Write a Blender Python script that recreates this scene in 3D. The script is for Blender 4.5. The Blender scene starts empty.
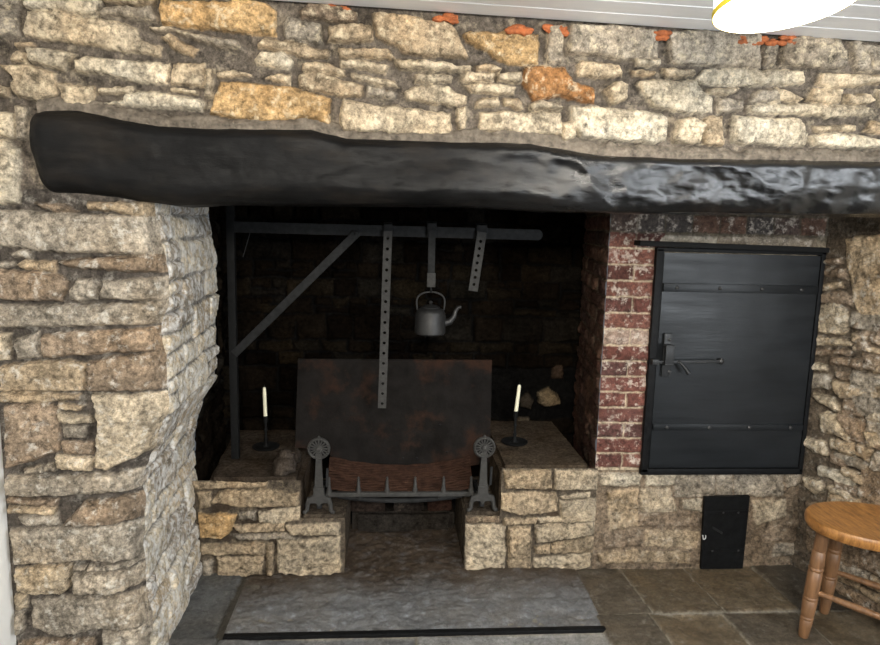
import bpy, bmesh, math, random
import numpy as np
from mathutils import Vector, Matrix

C = bpy.context.scene.collection
PI = math.pi
rng = np.random.default_rng(7)
random.seed(7)

# ------------------------------------------------------------------ camera model
CAM_H = 1.45
FPX = 660.0
yaw, pitch, roll = math.radians(4.306), math.radians(8.44), math.radians(1.427)
cf = np.array([math.sin(yaw)*math.cos(pitch), math.cos(yaw)*math.cos(pitch), -math.sin(pitch)])
cr0 = np.array([math.cos(yaw), -math.sin(yaw), 0.0])
cu0 = np.cross(cr0, cf)
cr = cr0*math.cos(roll) + cu0*math.sin(roll)
cu = -cr0*math.sin(roll) + cu0*math.cos(roll)
CAMP = np.array([0, 0, CAM_H])

def ray(x, y):
    return (x-440)*cr - (y-322.5)*cu + FPX*cf
def onplane(x, y, o, n):
    d = ray(x, y)
    t = ((np.array(o)-CAMP) @ np.array(n)) / (d @ np.array(n))
    return CAMP + d*t
def atY(x, y, Y): return onplane(x, y, (0, Y, 0), (0, 1, 0))
def atZ(x, y, z): return onplane(x, y, (0, 0, z), (0, 0, 1))

# ------------------------------------------------------------------ noise
def vnoise(x, y, seed):
    r = np.random.default_rng(seed)
    T = r.random((256, 256))
    xi = np.floor(x).astype(int); yi = np.floor(y).astype(int)
    fx = x-xi; fy = y-yi
    fx = fx*fx*(3-2*fx); fy = fy*fy*(3-2*fy)
    a = T[yi % 256, xi % 256]; b = T[yi % 256, (xi+1) % 256]
    c = T[(yi+1) % 256, xi % 256]; d = T[(yi+1) % 256, (xi+1) % 256]
    return (a*(1-fx)+b*fx)*(1-fy) + (c*(1-fx)+d*fx)*fy
def fbm(x, y, seed, octv=4, gain=.5):
    s = 0; a = 1; tot = 0
    for i in range(octv):
        s = s + a*(vnoise(x*2**i+i*17.3, y*2**i+i*9.1, seed+i)-.5)*2
        tot += a; a *= gain
    return s/tot
def sstep(a, b, x):
    t = np.clip((x-a)/(b-a), 0, 1)
    return t*t*(3-2*t)

# ------------------------------------------------------------------ materials
def new_mat(name):
    m = bpy.data.materials.new(name); m.use_nodes = True
    nt = m.node_tree; b = nt.nodes['Principled BSDF']
    return m, nt, b
def N(nt, t, **kw):
    n = nt.nodes.new(t)
    for k, v in kw.items():
        if k in n.inputs: n.inputs[k].default_value = v
        else: setattr(n, k, v)
    return n
def noise(nt, co, scale, detail=4, rough=.6, stretch=None):
    if stretch:
        mp = N(nt, 'ShaderNodeMapping'); mp.inputs['Scale'].default_value = stretch
        nt.links.new(co, mp.inputs[0]); co = mp.outputs[0]
    n = N(nt, 'ShaderNodeTexNoise', Scale=scale, Detail=detail, Roughness=rough)
    nt.links.new(co, n.inputs['Vector'])
    return n.outputs[0]
def mrange(nt, v, a, b, c, d):
    n = N(nt, 'ShaderNodeMapRange'); n.clamp = True
    for i, q in zip((1, 2, 3, 4), (a, b, c, d)): n.inputs[i].default_value = q
    nt.links.new(v, n.inputs[0]); return n.outputs[0]
def mix(nt, fac, a, b, mode='MIX'):
    n = N(nt, 'ShaderNodeMix'); n.data_type = 'RGBA'; n.blend_type = mode
    for sock, v in ((n.inputs[0], fac), (n.inputs[6], a), (n.inputs[7], b)):
        if hasattr(v, 'is_linked'): nt.links.new(v, sock)
        elif isinstance(v, (int, float)): sock.default_value = v
        else: sock.default_value = (*v, 1)
    return n.outputs[2]
def mul(nt, a, b):
    n = N(nt, 'ShaderNodeMath', operation='MULTIPLY')
    for s, v in ((n.inputs[0], a), (n.inputs[1], b)):
        if hasattr(v, 'is_linked'): nt.links.new(v, s)
        else: s.default_value = v
    return n.outputs[0]
def bump(nt, b, h, strength, dist):
    n = N(nt, 'ShaderNodeBump', Strength=strength, Distance=dist)
    nt.links.new(h, n.inputs['Height']); nt.links.new(n.outputs[0], b.inputs['Normal'])
def coords(nt): return N(nt, 'ShaderNodeTexCoord').outputs['Object']

def stone_mat(name, lime=.35, lime_col=(.62, .57, .47), lime_t=.54, contrast=1.0, rough=.9, limescale=30, spec=.2):
    m, nt, b = new_mat(name)
    co = coords(nt)
    at = N(nt, 'ShaderNodeAttribute', attribute_name='tint')
    n1 = noise(nt, co, 11, 7, .68)
    n2 = noise(nt, co, 70, 5, .7)
    n3 = noise(nt, co, limescale, 8, .72)
    n4 = noise(nt, co, 5, 3, .5)
    n5 = noise(nt, co, 210, 3, .7)
    v1 = mrange(nt, n1, .3, .7, 1-.45*contrast, 1+.4*contrast)
    v2 = mrange(nt, n2, .3, .7, 1-.5*contrast, 1+.45*contrast)
    n6 = noise(nt, co, 34, 9, .78)
    v2 = mul(nt, v2, mrange(nt, n6, .36, .5, 1-.55*contrast, 1))
    vv = mul(nt, mul(nt, v1, v2), mrange(nt, n5, .3, .7, 1-.25*contrast, 1+.25*contrast))
    c = mix(nt, 1.0, at.outputs['Color'], vv, 'MULTIPLY')
    warm = mrange(nt, n4, .45, .7, 0, .5)
    c = mix(nt, mul(nt, warm, at.outputs['Alpha']), c, (1.06, .92, .74), 'MULTIPLY')
    lf = mrange(nt, n3, lime_t, lime_t+.1, 0, lime)
    lf = mul(nt, lf, mrange(nt, at.outputs['Alpha'], 0, 1, .35, 1))
    lf = mul(nt, lf, mrange(nt, n2, .35, .6, .35, 1))
    c = mix(nt, lf, c, lime_col)
    nt.links.new(c, b.inputs['Base Color'])
    b.inputs['Roughness'].default_value = rough
    b.inputs['Specular IOR Level'].default_value = spec
    h = noise(nt, co, 95, 7, .72)
    bump(nt, b, h, .8, .006)
    return m

def plain_mat(name, col, rough=.5, metal=0, var=.25, vscale=20, bumps=.2, bscale=60, bdist=.002, col2=None, c2t=.55, spec=.5, rvar=0.0, stretch=None, coat=0):
    m, nt, b = new_mat(name)
    co = coords(nt)
    n1 = noise(nt, co, vscale, 6, .65, stretch)
    c = mix(nt, 1.0, col, mrange(nt, n1, .3, .7, 1-var, 1+var), 'MULTIPLY')
    if col2:
        n2 = noise(nt, co, vscale*.35, 8, .7, stretch)
        c = mix(nt, mrange(nt, n2, c2t, c2t+.12, 0, 1), c, col2)
    nt.links.new(c, b.inputs['Base Color'])
    b.inputs['Metallic'].default_value = metal
    b.inputs['Specular IOR Level'].default_value = spec
    b.inputs['Coat Weight'].default_value = coat
    if rvar:
        r = mrange(nt, noise(nt, co, vscale*.6, 4, .6, stretch), .35, .65, rough-rvar, rough+rvar)
        nt.links.new(r, b.inputs['Roughness'])
    else: b.inputs['Roughness'].default_value = rough
    if bumps: bump(nt, b, noise(nt, co, bscale, 5, .65, stretch), bumps, bdist)
    return m

M = {}
M['stone'] = stone_mat('rubble limestone', contrast=1.2, lime=.75, lime_col=(.76, .65, .46), lime_t=.53)
M['pillar'] = stone_mat('grey limewashed rubble', contrast=1.25, lime=.75, lime_col=(.66, .63, .56), lime_t=.54)
M['limed'] = stone_mat('thick limewash rubble', lime=.9, lime_col=(.72, .72, .71), lime_t=.46)
M['hob'] = stone_mat('smoke tanned rubble', contrast=1.25, lime=.55, lime_col=(.60, .49, .33), lime_t=.54)
M['soot'] = stone_mat('sooty rubble', lime=.10, lime_col=(.07, .063, .05), lime_t=.66, spec=.0)
M['brick'] = stone_mat('old red brick', lime=.85, lime_col=(.60, .53, .45), lime_t=.52, limescale=30)
M['sootbrick'] = stone_mat('smoke stained red brick', spec=.06, lime=.2, lime_col=(.35, .28, .2), lime_t=.58, limescale=26)
M['oven'] = stone_mat('whitewashed rough rubble', contrast=1.25, lime=.55, lime_col=(.55, .48, .38), lime_t=.53)
M['flag'] = stone_mat('worn flagstone', contrast=.7, lime=.35, lime_col=(.28, .27, .25), lime_t=.55, rough=.5)
M['slate'] = stone_mat('grey slate hearth', contrast=.42, lime=.4, lime_col=(.34, .37, .41), lime_t=.52, rough=.45, limescale=24)
M['iron'] = plain_mat('dark wrought iron', (.019, .0195, .020), .7, 0, .35, 40, .5, 90, spec=.15)
M['ironblack'] = plain_mat('blackened iron', (.008, .0083, .0085), .7, 0, .3, 40, .4, 90, spec=.12)
M['castiron'] = plain_mat('grey cast iron', (.043, .042, .040), .65, 0, .3, 60, .5, 120, spec=.2)
M['rust'] = plain_mat('rusted iron plate', (.0095, .0082, .0074), .85, 0, .45, 14, .6, 90, col2=(.030, .0150, .0095), c2t=.50, spec=.1)
M['rustslat'] = plain_mat('rusty brown slats', (.034, .017, .011), .85, 0, .5, 30, .5, 90, spec=.1)
M['kettle'] = plain_mat('dull grey kettle metal', (.032, .032, .032), .5, .4, .25, 30, .15, 60)
M['wax'] = plain_mat('cream candle wax', (.85, .82, .62), .45, 0, .05, 10, .05)
M['wick'] = plain_mat('burnt wick', (.02, .02, .02), .9)
M['doorpaint'] = plain_mat('satin black door paint', (.009, .0105, .012), .36, 0, .3, 6, .3, 18, .002, spec=.22, rvar=.07, stretch=(.6, 1, 5))
M['latch'] = plain_mat('black painted latch iron', (.016, .017, .018), .45, 0, .2, 40, .3, 90, spec=.3)
M['bolt'] = plain_mat('worn bolt head', (.045, .045, .045), .45, .5, .2, 40, .2, 90)
M['white'] = plain_mat('white painted plaster', (.80, .80, .78), .6, 0, .04, 6, .12, 30)
M['board'] = plain_mat('white painted boards', (.88, .89, .91), .45, 0, .05, 6, .1, 40, stretch=(.3, 4, 1))
M['foam'] = plain_mat('orange filler foam', (.33, .095, .028), .8, 0, .5, 60, .8, 90)
M['mark'] = plain_mat('white enamel', (.75, .75, .75), .4)
M['dark'] = plain_mat('soot black', (.012, .012, .012), .95)
M['strip'] = plain_mat('black strip', (.006, .0063, .0068), .55, 0, .5, 40, .5, 80, spec=.12)

# tarred beam
def beam_mat():
    m, nt, b = new_mat('black tarred oak')
    co = coords(nt)
    n1 = noise(nt, co, 3.0, 6, .62, (1, 3, 3))
    n2 = noise(nt, co, 9, 7, .7, (.5, 2, 2))
    c = mix(nt, mrange(nt, n1, .52, .68, 0, .75), (.006, .006, .0062), (.020, .0165, .0135))
    c = mix(nt, 1.0, c, mrange(nt, n2, .3, .7, .6, 1.4), 'MULTIPLY')
    nt.links.new(c, b.inputs['Base Color'])
    sx = N(nt, 'ShaderNodeSeparateXYZ'); nt.links.new(co, sx.inputs[0])
    dull = mrange(nt, sx.outputs[0], .15, .85, .5, .10)
    nt.links.new(mul(nt, dull, mrange(nt, n2, .35, .65, .75, 1.35)), b.inputs['Roughness'])
    nt.links.new(mrange(nt, sx.outputs[0], .1, .85, .13, .6), b.inputs['Specular IOR Level'])
    h1 = noise(nt, co, 22, 8, .7, (.45, 2, 2))
    h2 = noise(nt, co, 75, 6, .7, (.6, 1.5, 1.5))
    hh = N(nt, 'ShaderNodeMath', operation='ADD'); nt.links.new(h1, hh.inputs[0]); nt.links.new(mul(nt, h2, .35), hh.inputs[1])
    bump(nt, b, hh.outputs[0], .4, .006)
    return m
M['beam'] = beam_mat()

def wood_mat():
    m, nt, b = new_mat('golden elm wood')
    co = coords(nt)
    g = noise(nt, co, 16, 7, .65, (6, 1.1, 1))
    c = mix(nt, mrange(nt, g, .32, .68, 0, 1), (.15, .06, .016), (.43, .205, .06))
    g2 = noise(nt, co, 90, 5, .7, (5, 1, 1))
    c = mix(nt, 1.0, c, mrange(nt, g2, .3, .7, .75, 1.2), 'MULTIPLY')
    nt.links.new(c, b.inputs['Base Color']); b.inputs['Roughness'].default_value = .38
    bump(nt, b, g2, .15, .001)
    return m
M['wood'] = wood_mat()
M['legwood'] = plain_mat('turned wood legs', (.175, .09, .042), .42, 0, .4, 16, .2, 60, .001, stretch=(4, 4, .6))

m, nt, b = new_mat('lit white lampshade'); M['shade'] = m
b.inputs['Base Color'].default_value = (.9, .9, .88, 1)
b.inputs['Emission Color'].default_value = (1, .98, .94, 1); b.inputs['Emission Strength'].default_value = 7
m, nt, b = new_mat('yellow shade trim'); M['trim'] = m
b.inputs['Base Color'].default_value = (.85, .66, .05, 1); b.inputs['Roughness'].default_value = .6
m, nt, b = new_mat('glowing bulb'); M['bulb'] = m
b.inputs['Emission Color'].default_value = (1, .93, .8, 1); b.inputs['Emission Strength'].default_value = 8

# ------------------------------------------------------------------ object helpers
def tag(o, label=None, cat=None, group=None, kind=None):
    if label: o['label'] = label
    if cat: o['category'] = cat
    if group: o['group'] = group
    if kind: o['kind'] = kind
    return o
def empty(name, loc, label=None, cat=None, group=None):
    o = bpy.data.objects.new(name, None); C.objects.link(o); o.location = loc
    o.empty_display_size = .05
    return tag(o, label, cat, group)
def children(o): return [c for c in bpy.data.objects if c.parent == o]
def copy_tree(o, parent=None):
    kids = children(o)
    c = o.copy(); C.objects.link(c)
    if parent: c.parent = parent
    for k in kids: copy_tree(k, c)
    return c
def root_loc(p):
    v = Vector((0, 0, 0))
    while p: v += p.location; p = p.parent
    return v
def mesh_obj(name, verts, faces, mat, parent=None, smooth=False, angle=40):
    me = bpy.data.meshes.new(name)
    off = root_loc(parent)
    me.from_pydata([(v[0]-off.x, v[1]-off.y, v[2]-off.z) for v in verts], [], faces)
    me.validate()
    bm = bmesh.new(); bm.from_mesh(me); bmesh.ops.recalc_face_normals(bm, faces=bm.faces); bm.to_mesh(me); bm.free()
    me.materials.append(mat)
    if smooth:
        me.polygons.foreach_set('use_smooth', [True]*len(me.polygons))
        me.set_sharp_from_angle(angle=math.radians(angle))
    o = bpy.data.objects.new(name, me); C.objects.link(o)
    if parent: o.parent = parent
    return o

class MB:
    def __init__(s): s.v = []; s.f = []
    def add(s, vs, fs):
        k = len(s.v); s.v += [tuple(map(float, p)) for p in vs]; s.f += [tuple(i+k for i in f) for f in fs]; return s
    def box(s, x0, x1, y0, y1, z0, z1, bev=.003, rot=None):
        bm = bmesh.new(); bmesh.ops.create_cube(bm, size=1)
        for v in bm.verts:
            v.co = Vector(((x0+x1)/2+v.co.x*(x1-x0), (y0+y1)/2+v.co.y*(y1-y0), (z0+z1)/2+v.co.z*(z1-z0)))
        if bev: bmesh.ops.bevel(bm, geom=bm.edges[:], offset=bev, segments=2, affect='EDGES', profile=.6)
        if rot is not None:
            for v in bm.verts: v.co = rot @ v.co
        bm.verts.index_update()
        s.add([v.co[:] for v in bm.verts], [[v.index for v in f.verts] for f in bm.faces]); bm.free(); return s
    def bar(s, a, b, w, t, up=(0, -1, 0), bev=.002):
        """flat bar from a to b; width w across, thickness t along 'up'"""
        a = Vector(a); b = Vector(b); d = (b-a); L = d.length; d.normalize()
        n = Vector(up); n = (n-d*n.dot(d)).normalized(); x = d.cross(n)
        R = Matrix((x, n, d)).transposed().to_4x4(); R.translation = a
        return s.box(-w/2, w/2, -t/2, t/2, 0, L, bev, R)
    def tube(s, pts, r, seg=12, caps=True):
        pts = [Vector(p) for p in pts]
        rs = r if hasattr(r, '__len__') else [r]*len(pts)
        vs = []; fs = []
        prev = None
        for i, p in enumerate(pts):
            t = (pts[min(i+1, len(pts)-1)]-pts[max(i-1, 0)]).normalized()
            if prev is None:
                a = Vector((0, 0, 1)) if abs(t.z) < .9 else Vector((1, 0, 0))
                n = (a-t*a.dot(t)).normalized()
            else: n = (prev-t*prev.dot(t)).normalized()
            prev = n; q = t.cross(n)
            for k in range(seg):
                an = 2*PI*k/seg
                vs.append(p+(n*math.cos(an)+q*math.sin(an))*rs[i])
        for i in range(len(pts)-1):
            for k in range(seg):
                k2 = (k+1) % seg
                fs.append((i*seg+k, i*seg+k2, (i+1)*seg+k2, (i+1)*seg+k))
        if caps:
            fs.append(tuple(range(seg-1, -1, -1))); fs.append(tuple((len(pts)-1)*seg+k for k in range(seg)))
        return s.add(vs, fs)
    def lathe(s, prof, o=(0, 0, 0), axis='z', seg=32, rot=None):
        """prof list of (r, h)"""
        vs = []; fs = []; o = Vector(o)
        for (r, h) in prof:
            for k in range(seg):
                an = 2*PI*k/seg; x, y = r*math.cos(an), r*math.sin(an)
                p = Vector((x, y, h)) if axis == 'z' else Vector((x, -h, y))
                if rot is not None: p = rot @ p
                vs.append(o+p)
        for i in range(len(prof)-1):
            for k in range(seg):
                k2 = (k+1) % seg
                fs.append((i*seg+k, i*seg+k2, (i+1)*seg+k2, (i+1)*seg+k))
        fs.append(tuple(range(seg-1, -1, -1))); fs.append(tuple((len(prof)-1)*seg+k for k in range(seg)))
        return s.add(vs, fs)
    def prism(s, poly, y0, y1):
        """polygon in (x,z) extruded from y0 to y1"""
        n = len(poly)
        vs = [(x, y0, z) for x, z in poly]+[(x, y1, z) for x, z in poly]
        fs = [tuple(range(n)), tuple(range(2*n-1, n-1, -1))]
        for i in range(n): fs.append((i, (i+1) % n, n+(i+1) % n, n+i))
        return s.add(vs, fs)
    def build(s, name, mat, parent=None, smooth=True, angle=40):
        return mesh_obj(name, s.v, s.f, mat, parent, smooth, angle)

# ------------------------------------------------------------------ masonry relief
def poly_sd(U, V, poly):
    """signed distance (positive inside)"""
    p = np.array(poly); q = np.roll(p, -1, 0)
    best = np.full(U.shape, 1e9); inside = np.zeros(U.shape, bool)
    for (ax, ay), (bx, by) in zip(p, q):
        dx, dy = bx-ax, by-ay
        t = np.clip(((U-ax)*dx+(V-ay)*dy)/(dx*dx+dy*dy+1e-12), 0, 1)
        best = np.minimum(best, np.hypot(U-ax-t*dx, V-ay-t*dy))
        cond = ((ay > V) != (by > V)) & (U < (bx-ax)*(V-ay)/(by-ay+1e-12)+ax)
        inside ^= cond
    return np.where(inside, best, -best)

def relief(name, o, ud, vd, u0, u1, v0, v1, res, stones, mat, mortar=(.15, .125, .1), seed=1, H=.022,
           edge=.009, rough=.008, warp=.006, parent=None, mask=None, corner=None, kind='structure', mnoise=.004, taper=.02, grow=.003, mortar_dark=None, lean=None):
    """stones: list of (poly uv, colour, height factor). One masonry face as one mesh."""
    o = np.array(o, float); ud = np.array(ud, float); vd = np.array(vd, float); nd = np.cross(ud, vd)
    nu = int(round((u1-u0)/res))+1; nv = int(round((v1-v0)/res))+1
    u = np.linspace(u0, u1, nu); v = np.linspace(v0, v1, nv)
    U, V = np.meshgrid(u, v)
    Uw = U+warp*fbm(U*28, V*28, seed, 3)+warp*.5*fbm(U*90, V*90, seed+5, 2)
    Vw = V+warp*fbm(U*28, V*28, seed+40, 3)+warp*.5*fbm(U*90, V*90, seed+45, 2)
    big = fbm(U*16, V*16, seed+60, 4); fine = fbm(U*60, V*60, seed+70, 4, .6)
    q_ = fbm(U*11+5, V*19, seed+65, 4)*5; f_ = q_-np.floor(q_); terr = (np.floor(q_)+sstep(.4, .6, f_))/5
    ridg = 1-np.abs(fbm(U*13+3, V*22, seed+80, 4))*2
    h = mnoise*(fbm(U*40, V*40, seed+90, 4)*.8+fbm(U*9, V*9, seed+95, 2))
    col = np.zeros(U.shape+(4,)); col[..., :3] = mortar
    if mortar_dark is not None:
        w = mortar_dark(U, V)[..., None]; col[..., :3] = col[..., :3]*(1-w)
    sdall = np.full(U.shape, -1.)
    for k, (poly, c, hf) in enumerate(stones):
        pa = np.array(poly)
        i0, i1 = np.searchsorted(u, [pa[:, 0].min()-.02, pa[:, 0].max()+.02])
        j0, j1 = np.searchsorted(v, [pa[:, 1].min()-.02, pa[:, 1].max()+.02])
        if i1 <= i0 or j1 <= j0: continue
        sl = (slice(j0, j1), slice(i0, i1))
        sd = poly_sd(Uw[sl], Vw[sl], poly)+grow
        r = np.random.default_rng(seed*1000+k)
        cx, cy = pa.mean(0); t1, t2 = r.normal(0, .05, 2)
        size = min(np.ptp(pa[:, 0]), np.ptp(pa[:, 1]))
        e = min(edge, size*.3)
        prof = sstep(-.001, e, sd)*.8+.2*sstep(0, max(e*3, size*.4), sd)
        hs = H*hf*(.8+.4*r.random())*prof
        inner = sstep(0, e*1.2, sd)
        hs = hs+inner*(np.clip((U[sl]-cx)*t1+(V[sl]-cy)*t2, -.008, .008)+rough*(.9*big[sl]+.7*fine[sl]+.5*ridg[sl]+1.1*terr[sl]))
        win = (sd > 0) & (sd > sdall[sl])
        h[sl] = np.where(win, hs+h[sl]*(1-inner), h[sl])
        sdall[sl] = np.maximum(sdall[sl], sd)
        cc = np.array(c)*(.88+.24*r.random())
        m = sstep(0, .004, sd)[..., None]*win[..., None]
        col[sl][..., :3] = col[sl][..., :3]*(1-m)+cc*m
        col[sl][..., 3] = np.where(win, np.maximum(col[sl][..., 3], m[..., 0]), col[sl][..., 3])
    if taper:
        for a, e_ in ((U-u0, 0), (u1-U, 1)):
            t = sstep(0, taper, a)
            if corner and e_ in corner:
                h = h*t+(1-t)*0
            else: h = h*(.3+.7*t)
    P = o+U[..., None]*ud+V[..., None]*vd+h[..., None]*nd
    if corner:
        for e_, lst in corner.items():
            a = (U-u0) if e_ == 0 else (u1-U)
            for fn, dirv, wd in lst:
                t = np.clip(1-a/wd, 0, 1)**2
                P = P+(t*fn(V))[..., None]*np.array(dirv, float)
    if lean is not None: P[..., 0] += lean(U, V)
    idx = np.arange(nu*nv).reshape(nv, nu)
    F = np.stack([idx[:-1, :-1], idx[:-1, 1:], idx[1:, 1:], idx[1:, :-1]], -1).reshape(-1, 4)
    if mask is not None:
        Uc = (U[:-1, :-1]+U[1:, 1:])/2; Vc = (V[:-1, :-1]+V[1:, 1:])/2
        F = F[mask(Uc, Vc).ravel()]
    off = np.array(root_loc(parent))
    P = P.reshape(-1, 3)-off
    me = bpy.data.meshes.new(name)
    me.vertices.add(len(P)); me.vertices.foreach_set('co', P.ravel().astype(np.float32))
    me.loops.add(F.size); me.loops.foreach_set('vertex_index', F.ravel().astype(np.int32))
    me.polygons.add(len(F)); me.polygons.foreach_set('loop_start', (np.arange(len(F))*4).astype(np.int32))
    me.update(calc_edges=True)
    a = me.attributes.new('tint', 'FLOAT_COLOR', 'POINT')
    a.data.foreach_set('color', np.clip(col, 0, 1).reshape(-1).astype(np.float32))
    me.polygons.foreach_set('use_smooth', [True]*len(F))
    me.materials.append(mat)
    ob = bpy.data.objects.new(name, me); C.objects.link(ob)
    if parent: ob.parent = parent
    elif kind: ob['kind'] = kind
    return ob

CREAM = (.46, .385, .28); TAN = (.39, .305, .205); GREY = (.315, .275, .22); ORANGE = (.47, .315, .155)
RUST = (.30, .15, .06); PALE = (.54, .48, .375); BROWN = (.25, .19, .135); DARK = (.16, .12, .09)
COLS = {'c': CREAM, 't': TAN, 'g': GREY, 'o': ORANGE, 'r': RUST, 'w': PALE, 'b': BROWN, 'd': DARK}

def parse(txt, o, ud, vd, pal='cctgw', seed=3, hf=1.0, shrink=0.0, tintmul=1.0):
    """traced masonry courses -> polygons on the wall plane"""
    o = np.array(o, float); ud = np.array(ud, float); vd = np.array(vd, float); n = np.cross(ud, vd)
    r = random.Random(seed); out = []
    for line in txt.strip().replace(';', '\n').split('\n'):
        w = line.split()
        if not w: continue
        k = None
        if w[0].isalpha(): k = w.pop(0)
        pts = [tuple(map(float, q.split(','))) for q in w]
        uv = []
        for (x, y) in pts:
            p = onplane(x, y, o, n)-o
            uv.append((p @ ud, p @ vd))
        c = COLS[k or r.choice(pal)]
        out.append((uv, tuple(q*tintmul for q in c), hf*r.uniform(.75, 1.2)))
    return out

def rubble(u0, u1, v0, v1, pal, seed, hr=(.05, .12), wr=(.1, .28), gap=.010, tintmul=1.0, slope=0):
    r = random.Random(seed); out = []; v = v0
    while v < v1:
        hh = r.uniform(*hr); u = u0-r.uniform(0, .1)
        while u < u1:
            w = r.uniform(*wr)*(.6+hh*5)
            j = lambda: r.uniform(-.007, .007)
            def st(a, b, c, d):
                if b-a < .02 or d-c < .015: return
                out.append(([(a+gap/2+j(), c+gap/2+j()), ((a+b)/2, c+gap/2+j()), (b-gap/2+j(), c+gap/2+j()), (b-gap/2+j(), d-gap/2+j()), ((a+b)/2, d-gap/2+j()), (a+gap/2+j(), d-gap/2+j())],
                            tuple(q*tintmul for q in COLS[r.choice(pal)]), r.uniform(.7, 1.2)))
            if hh > .085 and r.random() < .35:
                m = v+hh*r.uniform(.4, .6); st(u, u+w, v, m); st(u, u+w*.55, m, v+hh); st(u+w*.55, u+w, m, v+hh)
            else: st(u, u+w, v, v+hh)
            u += w
        v += hh
    return out

# ------------------------------------------------------------------ SETTING
YF = 1.95      # face of the chimney wall
YO = 2.585     # face of hobs and oven wall
YB = 3.33      # back of the fireplace
XL, XR = -1.135, 2.45

UPPER = '''
0,0 25,0 24,8 0,8
g 0,9 18,10 20,34 0,39
29,0 102,0 101,16 95,18 60,14 28,10
t 104,0 158,0 157,8 108,5
g 108,10 155,9 161,18 160,25 120,21 103,18
c 31,12 60,13 125,24 137,30 141,42 163,48 161,57 100,48 27,37 25,30
20,45 38,45 39,48 22,49
14,58 22,51 31,56 30,63 14,62
w 30,50 48,49 78,55 76,60 71,64 69,74 35,64
w 78,62 90,58 150,62 171,64 169,84 140,83 95,74 79,74
c 2,66 30,64 57,74 58,95 46,102 20,97 14,88 17,80
0,87 13,87 12,97 0,97
c 58,83 96,86 98,90 94,107 72,107 63,99
101,88 135,87 134,93 102,94
w 98,104 125,102 127,94 150,92 175,96 199,99 206,105 204,112 150,109
172,88 198,92 199,96 173,92
161,39 170,36 199,51 195,58 180,53
153,30 172,30 178,33 156,33
176,31 200,35 240,43 245,52 225,49 200,43 180,36
o 163,2 265,2 277,12 276,38 226,32 164,27 162,14
174,65 206,64 205,88 173,85
206,69 215,69 213,99 206,98
219,74 236,71 252,76 254,78 219,79
265,79 278,75 291,77 291,85 277,82
o 220,82 250,84 290,86 330,99 331,125 300,119 262,124 211,114 215,100
255,59 262,54 283,53 292,61 291,71 277,71 257,66
t 257,45 266,39 300,44 331,52 329,60 300,57 280,52 258,50
g 284,24 290,18 322,26 323,46 300,43 286,41
b 300,12 310,3 340,8 357,14 356,24 330,23 303,19
t 327,28 345,26 371,27 374,42 360,45 328,44
339,49 360,50 388,51 394,59 380,61 340,58
340,60 365,62 390,67 385,75 360,71 339,67
t 303,62 320,62 345,71 346,77 330,76 303,70
t 300,75 310,71 345,81 363,87 362,97 340,98 300,88
351,74 370,76 395,83 399,88 380,87 352,80
367,87 395,93 394,100 366,97
t 373,14 385,14 452,24 455,30 469,57 466,60 403,55 398,48 385,44 376,38 373,25
c 394,61 425,61 471,68 470,72 455,74 400,70 395,66
415,74 430,74 453,77 452,83 414,84
c 404,93 415,87 430,84 447,86 466,97 467,105 450,107 407,102
c 342,100 360,103 450,114 451,134 445,136 343,133 340,125
456,108 466,108 465,131 457,131
475,66 490,64 500,68 498,72 476,72
c 460,82 466,73 494,74 493,83 463,84
495,74 520,71 522,80 517,84 496,83
463,86 480,84 515,87 515,96 470,93
475,103 482,98 498,97 499,106 476,109
503,98 519,99 523,108 520,110 504,106
c 479,113 500,112 560,112 561,136 500,132 478,130
o 463,34 495,32 512,30 537,36 539,45 538,65 505,64 480,50 466,43
r 523,66 565,68 573,82 594,90 593,104 560,98 530,101 527,92 521,82
g 546,28 562,25 566,28 561,64 545,65
g 567,27 590,26 655,30 658,45 656,60 615,62 595,58 565,56
c 575,66 583,62 618,66 620,78 603,80 577,78
528,104 540,101 561,107 561,112 530,110
c 601,92 617,82 627,86 625,101 610,106
w 569,107 590,106 660,114 667,120 664,140 650,145 580,138 569,118
561,122 576,121 575,138 565,143 561,140
w 638,82 660,80 695,82 703,92 712,100 711,112 690,115 650,108 645,98 637,88
631,72 640,71 654,74 652,77 632,78
634,61 657,60 657,67 635,68
660,69 690,71 692,78 664,79
g 667,32 680,30 757,33 759,68 745,69 690,66 668,65
c 676,120 690,117 703,125 698,145 672,143 670,138
w 695,81 703,70 720,69 800,72 800,86 760,86 710,87
706,90 735,88 737,91 725,97 706,95
g 760,43 776,45 772,68 762,66
g 779,44 795,37 836,40 842,53 843,69 800,69 778,68
g 715,105 718,99 742,101 741,112 716,114
g 745,102 757,90 775,91 778,104 748,104
774,88 785,90 803,99 795,103 777,101
c 803,102 812,88 839,90 838,104 825,106
843,95 865,94 871,102 862,106 842,105
w 746,106 790,104 870,108 869,116 825,118 747,114
c 813,85 818,73 850,75 877,77 877,86 830,89
w 729,125 731,116 800,120 806,134 803,146 745,145 730,143
702,118 712,116 721,116 722,146 703,145
811,127 854,126 853,132 812,133
w 806,137 830,134 862,137 884,142 884,150 810,148
861,133 868,122 900,123 900,136
874,90 910,92 908,108 876,107
g 846,42 858,42 868,75 852,73
g 860,45 900,47 900,76 868,74
880,78 960,82 958,88 882,88
888,140 990,146 990,156 886,150
904,48 990,54 990,80 904,76
912,94 990,96 990,138 914,132
w 0,113 18,113 19,138 0,137
w 0,140 12,140 22,150 21,202 0,203
g 18,104 33,108 30,140 20,140
-40,-2 -4,0 -4,40 -40,36
-40,45 -3,46 -3,110 -40,110
'''
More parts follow.
